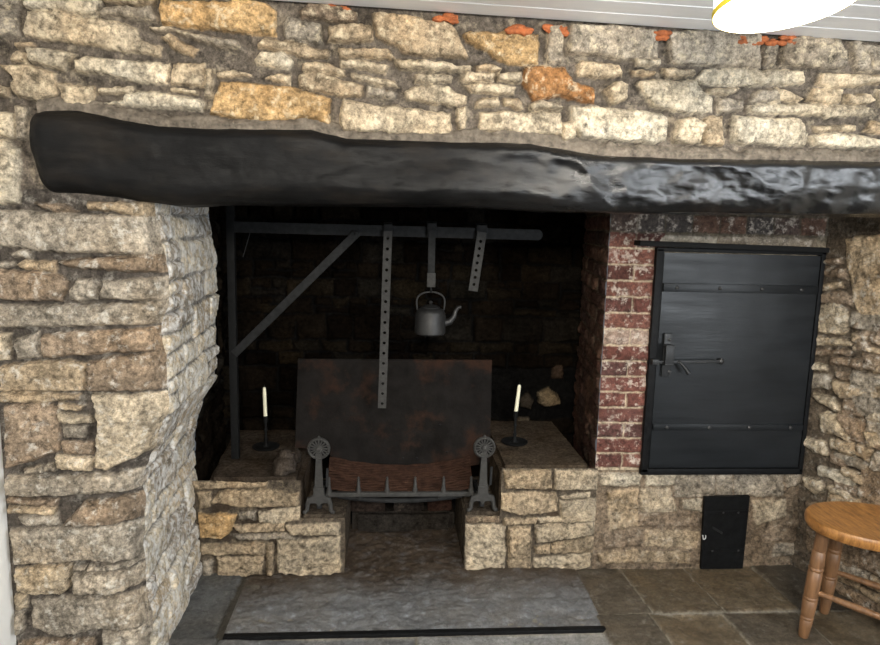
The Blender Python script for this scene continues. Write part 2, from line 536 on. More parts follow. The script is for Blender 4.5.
PILLAR = '''
b 36,204 60,202 79,211 60,212
t 87,202 120,201 138,208 147,215 146,222 120,218 88,209
g 0,209 60,212 110,217 137,222 136,255 110,255 60,252 0,245
14,253 25,250 36,251 35,258 16,257
0,261 17,261 19,266 0,268
t 20,264 30,259 57,260 58,272 25,269
60,261 80,258 150,254 160,262 159,272 120,273 70,267
b 0,269 60,274 69,281 65,300 0,299
g 71,288 76,279 90,278 95,285 94,299 80,302 72,298
97,280 130,276 160,274 161,298 130,303 97,299
g 0,304 60,304 120,303 148,309 146,318 115,323 60,326 0,327
0,332 12,333 13,358 2,359
18,338 40,331 41,357 20,358
b 43,334 85,330 122,327 124,350 90,354 43,357
124,327 153,323 160,343 140,348 126,350
t 2,364 60,359 85,362 84,390 3,390
86,360 140,350 150,360 146,378 118,391 87,390
3,391 40,391 80,394 78,399 50,402 4,401
b 5,404 50,402 60,408 61,450 45,456 8,468
61,402 82,405 80,410 62,408
c 60,411 90,415 91,422 62,421
g 64,423 85,424 86,437 65,437
b 63,441 95,441 96,453 64,452
c 57,453 97,456 96,470 60,467
25,468 55,461 58,469 30,473
c 90,392 120,395 150,380 168,385 172,425 150,450 112,469 99,468 97,430
g 9,475 60,473 120,472 140,480 136,490 60,493 10,492
10,496 60,497 58,503 10,502
10,505 58,504 55,511 12,511
18,514 58,512 60,523 30,523
b 66,521 90,499 140,496 140,521 100,523
g 12,528 70,524 140,524 140,560 80,558 16,562
c 16,566 73,562 74,585 65,590 20,588
76,562 92,563 92,567 77,567
94,563 140,561 140,566 95,568
g 75,571 130,569 142,575 138,588 78,592
16,593 30,592 29,608 17,609
g 33,600 50,595 130,594 148,610 144,628 100,626 60,634 34,626
18,640 40,637 97,637 100,645 98,655 20,655
17,611 27,610 25,630 18,630
108,630 144,628 148,655 110,655
20,662 80,660 80,690 22,690
84,660 150,660 150,690 86,690
-30,210 -6,210 -6,260 -30,260
'''
RIGHTW = '''
t 847,240 862,235 900,233 900,318 860,316 855,300 848,262
b 822,259 844,257 845,264 824,265
b 822,267 847,268 850,280 835,276 822,276
822,284 842,281 844,288 823,291
b 822,294 845,290 855,300 853,306 822,303
818,305 840,303 849,312 850,330 845,335 815,332
c 815,335 852,341 852,346 815,345
813,349 852,350 850,355 813,356
b 852,315 868,314 871,328 855,330
b 858,332 870,331 872,352 858,352
873,318 900,322 895,340 878,335
812,361 828,364 828,371 812,370
811,373 829,374 834,389 812,388
b 832,357 865,359 863,369 833,364
b 835,370 866,377 865,382 840,379
834,379 866,386 867,400 842,398 836,390
872,357 900,357 900,375 874,373
873,378 900,376 900,400 872,398
c 813,393 835,397 843,410 838,412 820,403
b 844,398 866,402 865,418 844,413
c 821,414 828,411 860,422 858,440 850,442 842,437 822,431
869,405 900,402 900,425 868,420
c 866,430 900,428 900,450 868,447
806,436 827,442 829,456 815,453 806,446
831,438 860,452 861,456 832,448
b 833,451 850,456 855,464 845,467 832,462
w 818,465 830,467 857,476 856,487 820,475
c 806,475 822,480 827,490 818,494 807,486
828,484 855,491 850,498 832,492
b 862,466 900,464 905,520 862,505
b 808,500 835,506 835,530 808,520
b 838,503 858,508 880,525 880,548 840,535
b 808,525 834,535 834,560 808,550
b 838,540 880,552 900,575 840,565
'''
OVEN = '''
w 599,473 641,473 640,485 600,486
w 645,474 675,472 675,484 670,485 646,485
g 675,474 714,473 714,496 676,497
g 715,474 732,474 732,494 716,494
g 734,474 783,473 783,495 760,496 734,494
785,474 803,474 803,486 786,486
t 607,490 638,488 638,525 610,530
c 640,489 670,487 677,510 660,512 640,512
w 683,500 702,498 702,512 694,511 684,508
b 637,514 660,513 658,527 638,526
b 661,515 697,512 700,526 662,525
c 752,500 785,499 786,515 756,525 752,515
b 600,532 640,530 640,545 605,548
t 645,530 670,530 700,530 696,548 645,545
g 775,544 798,543 797,555 772,556
b 757,530 800,518 800,540 760,542
t 597,552 640,550 690,552 690,563 600,562
'''
HOBL = '''
t 193,482 268,478 268,487 195,489
t 211,503 220,491 270,488 299,493 298,505 250,507
197,492 212,491 210,506 200,509
238,512 256,511 256,520 240,519
c 259,512 300,506 300,520 275,523 259,521
o 199,513 238,513 232,530 222,538 201,536
t 233,525 285,521 284,531 240,532
c 286,525 340,522 340,533 290,534
229,534 285,533 300,538 240,539
t 201,544 266,541 266,553 202,554
267,542 274,542 273,574 267,574
c 277,540 340,535 341,572 300,575 278,572
203,560 213,559 212,578 202,578
t 217,557 264,555 262,574 218,578
'''
HOBR = '''
t 504,470 550,469 551,488 506,488
c 554,469 598,470 597,489 554,489
t 499,492 556,491 557,510 520,514 500,509
560,495 590,491 590,497 562,498
c 559,500 597,498 596,517 560,519
503,518 538,517 535,523 503,524
538,517 595,515 596,521 540,522
463,517 500,515 500,521 464,522
c 465,524 505,524 505,570 466,571
t 508,526 530,526 530,569 508,569
c 534,524 596,522 596,533 536,542
534,545 549,544 549,553 535,553
t 551,542 595,536 594,552 551,552
c 533,558 590,552 590,565 570,571 533,569
'''
X3 = (1, 0, 0); Z3 = (0, 0, 1)

# beam profile (front arris lines traced on the beam face)
YBEAM = 1.90
btop = [atY(x, y, YF) for x, y in ((30, 111), (82, 111), (125, 120), (160, 126), (220, 129), (313, 131), (347, 139), (430, 141), (529, 143), (598, 155), (695, 159), (880, 163), (990, 168))]
bbot = [atY(x, y, YBEAM) for x, y in ((30, 192), (82, 195), (125, 199), (167, 205), (220, 203), (330, 203), (480, 205), (560, 211), (700, 212), (880, 214), (990, 216))]
tx, tz = [p[0] for p in btop], [p[2] for p in btop]
bx_, bz = [p[0] for p in bbot], [p[2] for p in bbot]
XB0 = atY(27, 160, YBEAM)[0]
def ztop(x): return np.interp(x, tx, tz)
def zbot(x): return np.interp(x, bx_, bz)

# chimney breast above the beam: visible masonry stops on the beam
oF = (0, YF, 0)
st = parse(UPPER, oF, X3, Z3, 'ccctgw', 5)
relief('wall_front_upper', oF, X3, Z3, XL, XR, 1.40, 2.20, .0034, st, M['stone'], mortar=(.125, .105, .085), seed=11, H=.032,
       mask=lambda u, v: (v > ztop(u)-.06) | (u < XB0+.05))
# left pillar front
def cfn(z): return .022*fbm(np.asarray(z)*9, np.asarray(z)*0+3, 77, 4)-.008+.016*fbm(np.asarray(z)*2.2, np.asarray(z)*0+8, 78, 2)
XP = -.705
def lean_z(z): return np.interp(z, (0, .2, .3, .45, .6, .68, .86, 1.08, 1.3, 1.46, 1.7), (-.742, -.745, -.762, -.770, -.764, -.748, -.668, -.668, -.662, -.688, -.70))-XP
st = parse(PILLAR, oF, X3, Z3, 'gggtcb', 6)
st = [([(XP+.02 if q[0] > XP-.10 else q[0], q[1]) for q in p], c, h) for p, c, h in st]
relief('wall_front_left', oF, X3, Z3, XL, XP, 0, 1.52, .0036, st, M['pillar'], mortar=(.085, .073, .062), seed=12, H=.030,
       corner={1: [(cfn, (1, 0, 0), .07), (lambda v: .05+0*v, (0, 1, 0), .085)]}, lean=lambda u, v: lean_z(v)*np.clip(1-(XP-u)/.22, 0, 1))
# pillar side and the left cheek of the fireplace
p0 = np.array([XP, YF, 0]); p1 = np.array([-.735, 2.66, 0]); Ls = np.linalg.norm(p1-p0)
ud = (p1-p0)/Ls
st = rubble(0, Ls, 0, 1.6, 'gwwcg', 21, (.06, .14), (.14, .32))
relief('wall_recess_left', p0, ud, Z3, .05, Ls, 0, 2.25, .0042, st, M['limed'], mortar=(.20, .185, .165), seed=13, H=.011, rough=.005, corner={0: [(cfn, (1, 0, 0), .07)]}, lean=lambda u, v: lean_z(v))
p2 = np.array([-.86, YB+.02, 0]); L2 = np.linalg.norm(p2-p1); ud2 = (p2-p1)/L2
st = rubble(0, L2, 0, 1.6, 'bbdg', 22, tintmul=.035)
relief('wall_recess_rear_left', p1, ud2, Z3, 0, L2, 0, 2.25, .007, st, M['soot'], mortar=(.007, .0066, .006), seed=14, H=.022, lean=lambda u, v: lean_z(v)*np.clip(1-u/L2, 0, 1))
# back
st = rubble(-.9, 1.05, 0, 1.7, 'bbdgt', 23, (.06, .14), (.1, .22), tintmul=.032)
st = [q for q in st if not (.50 < np.mean([p[0] for p in q[0]]) < 1.0 and .44 < np.mean([p[1] for p in q[0]]) < .70)]
def bp(x, y): p = atY(x, y, YB); return (p[0], p[2])
st += [([bp(*q) for q in ((537, 392), (548, 387), (558, 395), (560, 402), (545, 406), (538, 402))], (.20, .155, .10), 1.6),  # pale stones low on the back, light they catch put into their colour
       ([bp(*q) for q in ((518, 398), (527, 392), (533, 400), (530, 408), (520, 406))], (.05, .04, .03), 1.3),
       ([bp(*q) for q in ((516, 417), (528, 416), (530, 422), (517, 422))], (.07, .056, .04), 1.2),
       ([bp(*q) for q in ((551, 362), (562, 360), (563, 378), (552, 378))], (.05, .034, .024), 1.2),
       ([bp(*q) for q in ((549, 322), (559, 321), (559, 332), (550, 333))], (.07, .062, .05), 1.2)]
relief('wall_recess_back', (0, YB, 0), X3, Z3, -.88, 1.06, 0, 2.25, .0065, st, M['soot'], mortar=(.006, .0058, .0055), seed=15, H=.026)
# oven wall
oO = (0, YO+.004, 0)
XC = .862
st = parse(OVEN, oO, X3, Z3, 'ctgb', 7, hf=.6, tintmul=.8)
BR = [(.13, .052, .041), (.105, .045, .037), (.155, .068, .052), (.09, .043, .037)]
z = .458; k = 0; pitchz = .0655
rb = random.Random(4)
while z < 1.40:
    for a, b in (((XC-.03, XC+.105), (XC+.113, 1.085)) if k % 2 == 0 else ((XC-.03, 1.085),)):
        c = rb.choice(BR)
        if k in (8,): c = (.33, .24, .19)
        st.append(([(a, z+.005), (b, z+.005), (b, z+pitchz-.004), (a, z+pitchz-.004)], c, .45))
    z += pitchz; k += 1
for i in range(8):
    a = XC+i*.112
    st.append(([(a+.004, 1.445), (a+.108, 1.445), (a+.108, 1.51), (a+.004, 1.51)], rb.choice([(.085, .06, .05), (.07, .06, .055), (.12, .07, .05)]), .4))
st.append(([(1.02, 1.385), (1.3, 1.388), (1.3, 1.43), (1.03, 1.43)], (.3, .27, .22), .5))
st.append(([(1.31, 1.388), (1.72, 1.39), (1.72, 1.432), (1.31, 1.43)], (.26, .22, .17), .5))
st += rubble(XC, 1.84, 1.53, 2.2, 'bd', 31, tintmul=.5)
relief('wall_oven_front', oO, X3, Z3, XC, 1.84, 0, 2.25, .0042, [s for s in st if np.mean([p[1] for p in s[0]]) < .46], M['oven'], mortar=(.18, .135, .093), seed=16, H=.013, warp=.007,
       mask=lambda u, v: v < .456, mnoise=.008)
ob = relief('wall_oven_upper', oO, X3, Z3, XC, 1.84, .45, 2.25, .0042, [s for s in st if np.mean([p[1] for p in s[0]]) >= .46], M['brick'], mortar=(.46, .38, .27), seed=17, H=.014, warp=.0035, edge=.006, rough=.004,
       mortar_dark=lambda u, v: .8*sstep(1.37, 1.45, v))  # mortar darkened towards the top, the beam's shadow put into its colour
# brick cheek on the right of the fire
q0 = np.array([XC, YO+.004, 0]); q1 = np.array([.985, YB+.02, 0]); Lq = np.linalg.norm(q1-q0); uq = (q0-q1)/Lq
st = []
z = .458-7*pitchz; k = 0
while z < 2.2:
    u = Lq-(.105 if k % 2 else .218)
    e = Lq+.03
    while e > 0:
        s = max(u, 0); f = .75 if e > .2 else 1
        st.append(([(s+.004, z+.005), (e, z+.005), (e, z+pitchz-.004), (s+.004, z+pitchz-.004)], tuple(c*m_ for c, m_ in zip(rb.choice(BR), (.62, .8, .75))), .5))
        e = u-.004; u -= .222
    z += pitchz; k += 1
relief('wall_recess_right', q1, uq, Z3, 0, Lq, 0, 2.25, .0055, st, M['sootbrick'], mortar=(.12, .095, .066), seed=18, H=.013, warp=.006, edge=.007)
# right splayed cheek beside the oven
r0 = np.array([1.757, YO+.02, 0]); r1 = np.array([1.985, 1.97, 0]); Lr = np.linalg.norm(r1-r0); ur = (r1-r0)/Lr
st = parse(RIGHTW, r0, ur, Z3, 'tcgb', 8)
st += rubble(.25, Lr, 0, 1.5, 'tgb', 33)
relief('wall_recess_right_splay', r0, ur, Z3, 0, Lr, 0, 2.25, .004, st, M['pillar'], mortar=(.12, .095, .07), seed=19, H=.024)
# pier to the right of the recess, out of the picture
st = rubble(1.97, XR, 0, 1.5, 'tgc', 34)
relief('wall_front_right', oF, X3, Z3, 1.98, XR, 0, 1.52, .01, st, M['pillar'], seed=20, H=.024)

# lid added over the flue, out of view, to keep outside light out
tag(MB().box(XL, XR, YF, YB+.1, 2.24, 2.28, 0).build('flue_light_block', M['dark'], smooth=False), kind='structure')
# side walls of the room
tag(MB().box(XL-.1, XL, -2.6, YF+.3, 0, 2.3, 0).build('wall_left', M['white'], smooth=False), kind='structure')
tag(MB().box(XR, XR+.1, -2.6, YF+.3, 0, 2.3, 0).build('wall_right', M['white'], smooth=False), kind='structure')

# ceiling: tongue and groove boards running along the wall
zc0 = atY(340, 5, YF-.02)[2]; pc1 = atY(880, 42, YF-.02); pc0 = atY(340, 5, YF-.02)
sl = (pc1[2]-pc0[2])/(pc1[0]-pc0[0])
def zceil(x): return pc0[2]+sl*(x-pc0[0])
mb = MB(); prof = []
y = YF-.02
bw = .093
while y > -2.6:
    prof += [(y, .014), (y-.001, .0), (y-bw+.007, .0), (y-bw+.006, .004), (y-bw+.0035, .004), (y-bw+.0025, .014)]
    y -= bw
vs = []; fs = []
for (yy, dz) in prof:
    vs += [(XL, yy, zceil(XL)+dz), (XR, yy, zceil(XR)+dz)]
for i in range(len(prof)-1): fs.append((2*i, 2*i+1, 2*i+3, 2*i+2))
mb.add(vs, fs)
mb.box(XL, XR, -2.6, YF-.02, 2.12, 2.2, 0)
tag(mb.build('ceiling', M['board'], smooth=False), kind='structure')

# floor of stone flags
def fl(x, y): p = atZ(x, y, 0); return (p[0], p[1])
fst = []
FC = [(.085, .072, .055), (.075, .064, .05), (.115, .09, .06), (.085, .07, .052)]
rf = random.Random(12)
xs0 = [.80, 1.015, 1.30, 1.60, 1.95, 2.3]
rows = [(2.262, 2.60), (1.90, 2.255), (1.5, 1.893)]
for ri, (a, b) in enumerate(rows):
    sh = (0, 0.0, .12)[ri]
    for i in range(len(xs0)-1):
        x0, x1 = xs0[i]+sh, xs0[i+1]+sh
        if ri == 0 and i == 0: x0 = .80
        tl = .02
        fst.append(([(x0+.004, a+.004), (x1-.004, a+.004), (x1-.004-tl, b-.004), (x0+.004-tl, b-.004)], rf.choice(FC), 1))
fst.append(([(-.76, 2.17), (-.60, 2.17), (-.595, 2.60), (-.80, 2.60)], (.085, .088, .09), 1))
fst.append(([(-.90, 1.7), (-.585, 1.7), (-.585, 2.16), (-.90, 2.16)], (.10, .10, .10), 1))
fst.append(([(-.575, 1.6), (.10, 1.6), (.10, 2.145), (-.575, 2.145)], (.17, .175, .18), 1))
fst.append(([(.108, 1.6), (.79, 1.6), (.79, 2.145), (.108, 2.145)], (.24, .24, .235), 1))
floor = relief('floor', (0, 0, 0), X3, (0, 1, 0), XL, XR, 1.4, 2.7, .007, fst, M['flag'], mortar=(.24, .22, .18), seed=24, H=.004, edge=.006, rough=.0022, warp=.004, mnoise=.001,
       mortar_dark=lambda u, v: .8*sstep(-.4, -.6, u))
tag(MB().box(XL, XR, -2.6, 1.402, -.05, .0, 0).build('floor_room', M['flag'], smooth=False), kind='structure')
tag(MB().box(XL, XR, 2.65, YB+.1, -.05, -.001, 0).build('floor_recess', M['dark'], smooth=False), kind='structure')

# ------------------------------------------------------------------ BEAM
def make_beam():
    nx, ns = 620, 64
    xs = np.linspace(XB0, 2.05, nx)
    yb = 2.22
    V = np.zeros((nx, ns, 3))
    base = []
    for i, x in enumerate(xs):
        zt, zb = float(ztop(x))+.004, float(zbot(x))
        pr = []
        # front from top to bottom, underside to the back, back, top
        for k in range(30): pr.append((YBEAM, zt+(zb-zt)*k/29))
        for k in range(18): pr.append((YBEAM+(yb-YBEAM)*(k+1)/18, zb))
        for k in range(8): pr.append((yb, zb+(zt-zb)*(k+1)/8))
        for k in range(8): pr.append((yb+(YBEAM-yb)*(k+1)/9, zt))
        V[i, :, 0] = x
        V[i, :, 1] = [p[0] for p in pr]; V[i, :, 2] = [p[1] for p in pr]
    X = V[..., 0]; Zr = V[..., 2]
    T = np.linspace(0, 1, ns)[None, :]+0*X
    zt = ztop(X)+.004; zb = zbot(X)
    vrel = (zt-Zr)/(zt-zb)
    front = (np.arange(ns) < 30)[None, :]
    # rounded front arrises, hewn face, adze scallops
    rnd = .05*(np.clip(1-vrel/.18, 0, 1)**2)+.055*(np.clip((vrel-.74)/.26, 0, 1)**2)*(1-.72*sstep(.2, .7, X))
    hew = .016*fbm(X*2.3, Zr*6, 401, 4)+.010*fbm(X*7, Zr*14, 402, 4)
    sc = np.abs(fbm(X*7+Zr*6, Zr*9-X*3, 403, 3))
    face = rnd+hew+.014*sc*sstep(-.1, .5, X)+.0016*fbm(X*24, Zr*30, 405, 3)-.006
    face = face+.022*np.clip((vrel-.48)/.52, 0, 1)*sstep(.35, .95, X)-.008*np.clip(1-vrel/.48, 0, 1)*sstep(.35, .95, X)
    face = face-.018*np.exp(-((X-.18)/.22)**2)*sstep(.3, .6, vrel)
    V[..., 1] += np.where(front, face, 0)
    und = ((np.arange(ns) >= 30) & (np.arange(ns) < 48))[None, :]
    V[..., 2] += np.where(und, .010*fbm(X*4, V[..., 1]*14, 404, 4), 0)
    w = (np.arange(ns) >= 30)[None, :]*(np.arange(ns) < 34)[None, :]
    V[..., 1] += np.where(w, np.broadcast_to(face[:, 29:30], X.shape)*(34-np.arange(ns))[None, :]/5, 0)
    # left end rounded and slightly raked
    t = np.clip(1-(X-XB0)/.05, 0, 1)
    V[..., 1] += np.where(front, .03*t**2, 0)
    V[..., 0] += .03*np.clip(vrel-.45, 0, 1)*t*1.2+.012*np.clip(.3-vrel, 0, 1)*t
    idx = np.arange(nx*ns).reshape(nx, ns)
    F = []
    for i in range(nx-1):
        for k in range(ns):
            k2 = (k+1) % ns
            F.append((idx[i, k], idx[i+1, k], idx[i+1, k2], idx[i, k2]))
    F.append(tuple(int(q) for q in idx[0, :])); F.append(tuple(int(q) for q in idx[-1, ::-1]))
    return mesh_obj('lintel_beam', V.reshape(-1, 3).tolist(), [tuple(int(a) for a in f) for f in F], M['beam'], None, True, 60)
beam = make_beam()
tag(beam, 'long rough hewn beam painted black, spanning above the fireplace opening', 'beam')
# mortar fillet along the top of the beam
fil = MB()
n = 800
ring = []
for i in range(n):
    x = XB0+.02+(2.05-XB0-.02)*i/(n-1)
    j = .9*float(fbm(np.array([x*14.]), np.array([.5]), 55, 5, .7)[0])
    zt = float(ztop(x))
    ring.append([(x, YF+.02, zt+.040+.022*j), (x, YF-.014, zt+.030+.02*j), (x, YF-.026+.008*j, zt+.012), (x, YF-.02, zt-.012), (x, YF+.02, zt-.02)])
vs = [p for r in ring for p in r]; fs = []
for i in range(n-1):
    for k in range(4): fs.append((i*5+k, i*5+k+1, i*5+k+6, i*5+k+5))
o = fil.add(vs, fs).build('trim_1', plain_mat('rough grey mortar', (.17, .142, .11), .95, 0, .6, 45, 1, 80, .012), smooth=True)
tag(o, kind='structure')

# ------------------------------------------------------------------ HOBS
def px_uv(pts, Y=YO): return [(atY(x, y, Y)[0], atY(x, y, Y)[2]) for x, y in pts]
def rough_block(x0, x1, y0, y1, z0, z1, seed, amp=.008, n=.03, skew=0, mat=None, name='stone', parent=None, tint=(.08, .065, .05)):
    """stone block with a worn uneven surface"""
    bm = bmesh.new(); bmesh.ops.create_cube(bm, size=1)
    bmesh.ops.bevel(bm, geom=bm.edges[:], offset=.06, segments=2, affect='EDGES')
    for v in bm.verts: v.co = Vector(((x0+x1)/2+v.co.x*(x1-x0), (y0+y1)/2+v.co.y*(y1-y0), (z0+z1)/2+v.co.z*(z1-z0)))
    for _ in range(8):
        ee = [e for e in bm.edges if e.calc_length() > n]
        if not ee: break
        bmesh.ops.subdivide_edges(bm, edges=ee, cuts=1, use_grid_fill=True)
    bm.normal_update()
    co = np.array([v.co[:] for v in bm.verts]); no = np.array([v.normal[:] for v in bm.verts])
    d = fbm(co[:, 0]*11+co[:, 2]*7, co[:, 1]*11+co[:, 2]*5, seed, 4)*amp
    co = co+no*d[:, None]
    co[:, 0] += skew*np.clip((co[:, 1]-y0)/(y1-y0), 0, 1)*(x1-co[:, 0])/(x1-x0)
    bm.verts.index_update()
    fs = [[v.index for v in f.verts] for f in bm.faces]; bm.free()
    o = mesh_obj(name, co.tolist(), fs, mat, parent, True, 50)
    a = o.data.attributes.new('tint', 'FLOAT_COLOR', 'POINT')
    a.data.foreach_set('color', [*tint, 1.]*len(o.data.vertices))
    return o
zL, zLl = .405, .247
zR, zRl = .455, .256
hobL = empty('stone_hob', (-.48, YO, 0), 'low rubble stone hob left of the grate, lower step at its right end', 'hearth bench')
st = parse(HOBL, (0, YO, 0), X3, Z3, 'tcg', 9, tintmul=.78)
relief('masonry_face', (0, YO, 0), X3, Z3, -.80, -.178, 0, zL+.006, .0038, st, M['hob'], mortar=(.085, .068, .05), seed=25, H=.020, parent=hobL,
       mask=lambda u, v: (u < -.358) | (v < zLl))
rough_block(-.733, -.358, YO+.001, YB-.04, .0, zL+.004, 61, .005, skew=-.05, mat=M['soot'], name='top_slab', parent=hobL, tint=(.06, .047, .036))
rough_block(-.36, -.178, YO+.001, YB-.3, .0, zLl+.004, 62, .002, mat=M['soot'], name='step_slab', parent=hobL, tint=(.08, .065, .05))
hobR = empty('stone_hob', (.6, YO, 0), 'low rubble stone hob beside the brick corner, lower step at its left end', 'hearth bench')
st = parse(HOBR, (0, YO, 0), X3, Z3, 'tctb', 10, tintmul=.80)
relief('masonry_face', (0, YO, 0), X3, Z3, .322, .872, 0, zR+.004, .0038, st, M['hob'], mortar=(.09, .072, .053), seed=26, H=.020, parent=hobR,
       mask=lambda u, v: (u > .465) | (v < zRl))
rough_block(.465, .862, YO+.001, YB-.03, .0, zR+.002, 63, .005, mat=M['soot'], name='top_slab', parent=hobR, tint=(.075, .058, .042))
rough_block(.322, .48, YO+.001, YB-.3, .0, zRl+.002, 64, .002, mat=M['soot'], name='step_slab', parent=hobR, tint=(.08, .065, .05))
# loose sooty stones on the left hob behind the firedog
for i, (x, y, w, h, lab) in enumerate(((-.435, 2.68, .075, .085, 'sooty loose stone on the left hob, nearest the candle stand'), (-.405, 2.79, .04, .055, 'small black stone on the left hob edge behind the firedog'))):
    bm = bmesh.new(); bmesh.ops.create_icosphere(bm, subdivisions=4, radius=1)
    co = np.array([v.co[:] for v in bm.verts]); bm.verts.index_update()
    fs = [[v.index for v in f.verts] for f in bm.faces]; bm.free()
    r_ = 1+.28*fbm(co[:, 0]*1.6+i*5, co[:, 1]*1.6+co[:, 2]*2.1, 70+i, 4)
    co = co*r_[:, None]; co[:, 2] = np.maximum(co[:, 2], -.45)
    co = np.c_[x+co[:, 0]*w*.62, y+co[:, 1]*w, zL+.010+(co[:, 2]+.45)*h*.72]
    o = mesh_obj('loose_stone', co.tolist(), fs, M['soot'], None, True, 40)
    a = o.data.attributes.new('tint', 'FLOAT_COLOR', 'POINT'); a.data.foreach_set('color', [.06, .05, .042, 1.]*len(co))
    tag(o, lab, 'stone')

# hearth slab in front of the fire
hs = relief('hearth_slab', (0, 0, .002), X3, (0, 1, 0), -.572, .80, 2.182, 3.0, .006,
            [([(-.60, 2.1), (.85, 2.1), (.85, 3.2), (-.60, 3.2)], (.15, .152, .155), 1)], M['slate'], seed=27, H=.010, edge=.01, rough=.006, warp=.002, kind=None, taper=.004,
            mask=lambda u, v: (v < YO+.004) | ((u > -.19) & (u < .335)))
def sootify(o):
    me = o.data; a = me.attributes['tint']; n = len(me.vertices)
    co = np.zeros(n*3); me.vertices.foreach_get('co', co); co = co.reshape(-1, 3)
    c = np.zeros(n*4); a.data.foreach_get('color', c); c = c.reshape(-1, 4)
    t = sstep(2.30, 2.60, co[:, 1]+.10*fbm(co[:, 0]*6, co[:, 1]*6, 5, 4))[:, None]
    c[:, :3] = c[:, :3]*(1-t)+np.array([.058, .043, .031])*t; c[:, 3] = 1-.8*t[:, 0]
    a.data.foreach_set('color', c.ravel())
sootify(hs)
tag(hs, 'large grey slate hearth slab on the floor with brown ash dust', 'hearth slab')
o = MB().box(-.568, .795, 2.152, 2.176, -.002, .014, .003).build('edging_strip', M['strip'])
tag(o, 'long thin black strip along the front edge of the slate hearth', 'strip')

# ------------------------------------------------------------------ CHIMNEY CRANE
YC = 2.84
crane = empty('chimney_crane', (-.672, YC, zL), 'black iron crane with upright post, long arm and slanting brace', 'fireplace crane')
mb = MB(); px = -.672
mb.box(px-.016, px+.016, YC-.016, YC+.016, zL+.008, 1.62, .003); mb.build('post', M['ironblack'], crane)
aL = atY(238, 227, YC); aR = atY(540, 235, YC)
mb = MB(); mb.bar((px, YC, aL[2]), (aR[0]-.012, YC, aR[2]), .046, .014, (0, -1, 0), .003)
mb.lathe([(0.001, -.0066), (.023, -.0066), (.023, .0066), (.001, .0066)], (aR[0]-.012, YC, aR[2]), 'y', 20)
arm = mb.build('arm', M['iron'], crane)
b0 = atY(357, 233, YC-.016); b1 = atY(246, 343, YC-.016)
mb = MB(); mb.bar((px+.005, YC-.014, b1[2]-.05), tuple(b0), .034, .010, (0, -1, 0), .002); mb.build('brace', M['iron'], crane)
mb = MB(); mb.lathe([(.011, 0), (.011, .006), (.006, .010), (.001, .011)], (b0[0], YC-.021, b0[2]), 'y', 14); mb.build('rivet', M['iron'], crane)
c0 = atY(250, 233, YC-.01); c1 = atY(243, 257, YC-.01)
MB().tube([c0, c1], .002, 6).build('stay_wire', M['iron'], crane)

def holed_bar(name, top, bot, w, t, holes, parent, mat):
    """flat iron bar with drilled peg holes"""
    top = Vector(top); bot = Vector(bot); d = bot-top; L = d.length; d.normalize()
    n = Vector((0, -1, 0)); n = (n-d*n.dot(d)).normalized(); x = d.cross(n)
    mb = MB(); segs = 12
    hs = [h for h in holes]; r = .0068
    cell = []
    # each hole sits in a square cell; the remaining lengths are plain plates
    cuts = [0]
    for h in hs: cuts += [h-r*1.6, h+r*1.6]
    cuts.append(L)
    def P(a, s, f): return top+d*s+x*a+n*(t/2*f)
    vs = []; fs = []
    def quad(*p):
        k = len(vs); vs.extend(p); fs.append(tuple(range(k, k+len(p))))
    for i in range(len(cuts)-1):
        s0, s1 = cuts[i], cuts[i+1]
        for f in (1, -1):
            if i % 2 == 0: quad(P(-w/2, s0, f), P(w/2, s0, f), P(w/2, s1, f), P(-w/2, s1, f))
            else:
                sc = (s0+s1)/2; N_ = 16
                for k in range(N_):
                    a0, a1 = 2*PI*k/N_, 2*PI*(k+1)/N_
                    def edge(a):
                        cx, sx = math.cos(a), math.sin(a); m = max(abs(cx), abs(sx))
                        return (cx/m*w/2, sc+sx/m*(s1-s0)/2)
                    e0, e1 = edge(a0), edge(a1)
                    quad(P(r*math.cos(a0), sc+r*math.sin(a0), f), P(*e0, f), P(*e1, f), P(r*math.cos(a1), sc+r*math.sin(a1), f))
                    if f == 1: quad(P(r*math.cos(a0), sc+r*math.sin(a0), 1), P(r*math.cos(a1), sc+r*math.sin(a1), 1), P(r*math.cos(a1), sc+r*math.sin(a1), -1), P(r*math.cos(a0), sc+r*math.sin(a0), -1))
        for a in (-w/2, w/2): quad(P(a, s0, 1), P(a, s1, 1), P(a, s1, -1), P(a, s0, -1))
    quad(P(-w/2, 0, 1), P(w/2, 0, 1), P(w/2, 0, -1), P(-w/2, 0, -1)); quad(P(-w/2, L, 1), P(w/2, L, 1), P(w/2, L, -1), P(-w/2, L, -1))
    mb.add(vs, fs)
    return mb.build(name, mat, parent, smooth=False)
def saddle(x, z, parent, w=.036):
    """strap folded over the crane arm"""
    mb = MB()
    mb.box(x-w/2, x+w/2, YC-.019, YC-.008, z-.03, z+.036, .002)
    mb.box(x-w/2, x+w/2, YC-.019, YC+.019, z+.026, z+.036, .002)
    mb.box(x-w/2, x+w/2, YC+.008, YC+.019, z-.02, z+.036, .002)
    return mb.build('saddle', M['iron'], parent)
YH = YC-.024
t0 = atY(388, 231, YH); t1 = atY(382, 408, YH)
h1 = empty('pot_hanger', tuple(t0), 'long iron hanger bar drilled with holes, reaching down over the fireback', 'pot hanger')
L = (Vector(t1)-Vector(t0)).length
holed_bar('bar', t0, t1, .036, .007, [.03+i*(L-.05)/16 for i in range(17)], h1, M['castiron'])
saddle(t0[0], t0[2], h1)
t0 = atY(432, 230, YH); t1 = atY(431, 287, YH)
h2 = empty('pot_hanger', tuple(t0), 'plain iron hanger strap without holes, carrying the kettle', 'pot hanger')
mb = MB(); mb.bar(tuple(t0), tuple(t1), .030, .007); mb.build('bar', M['iron'], h2); saddle(t0[0], t0[2], h2, .04)
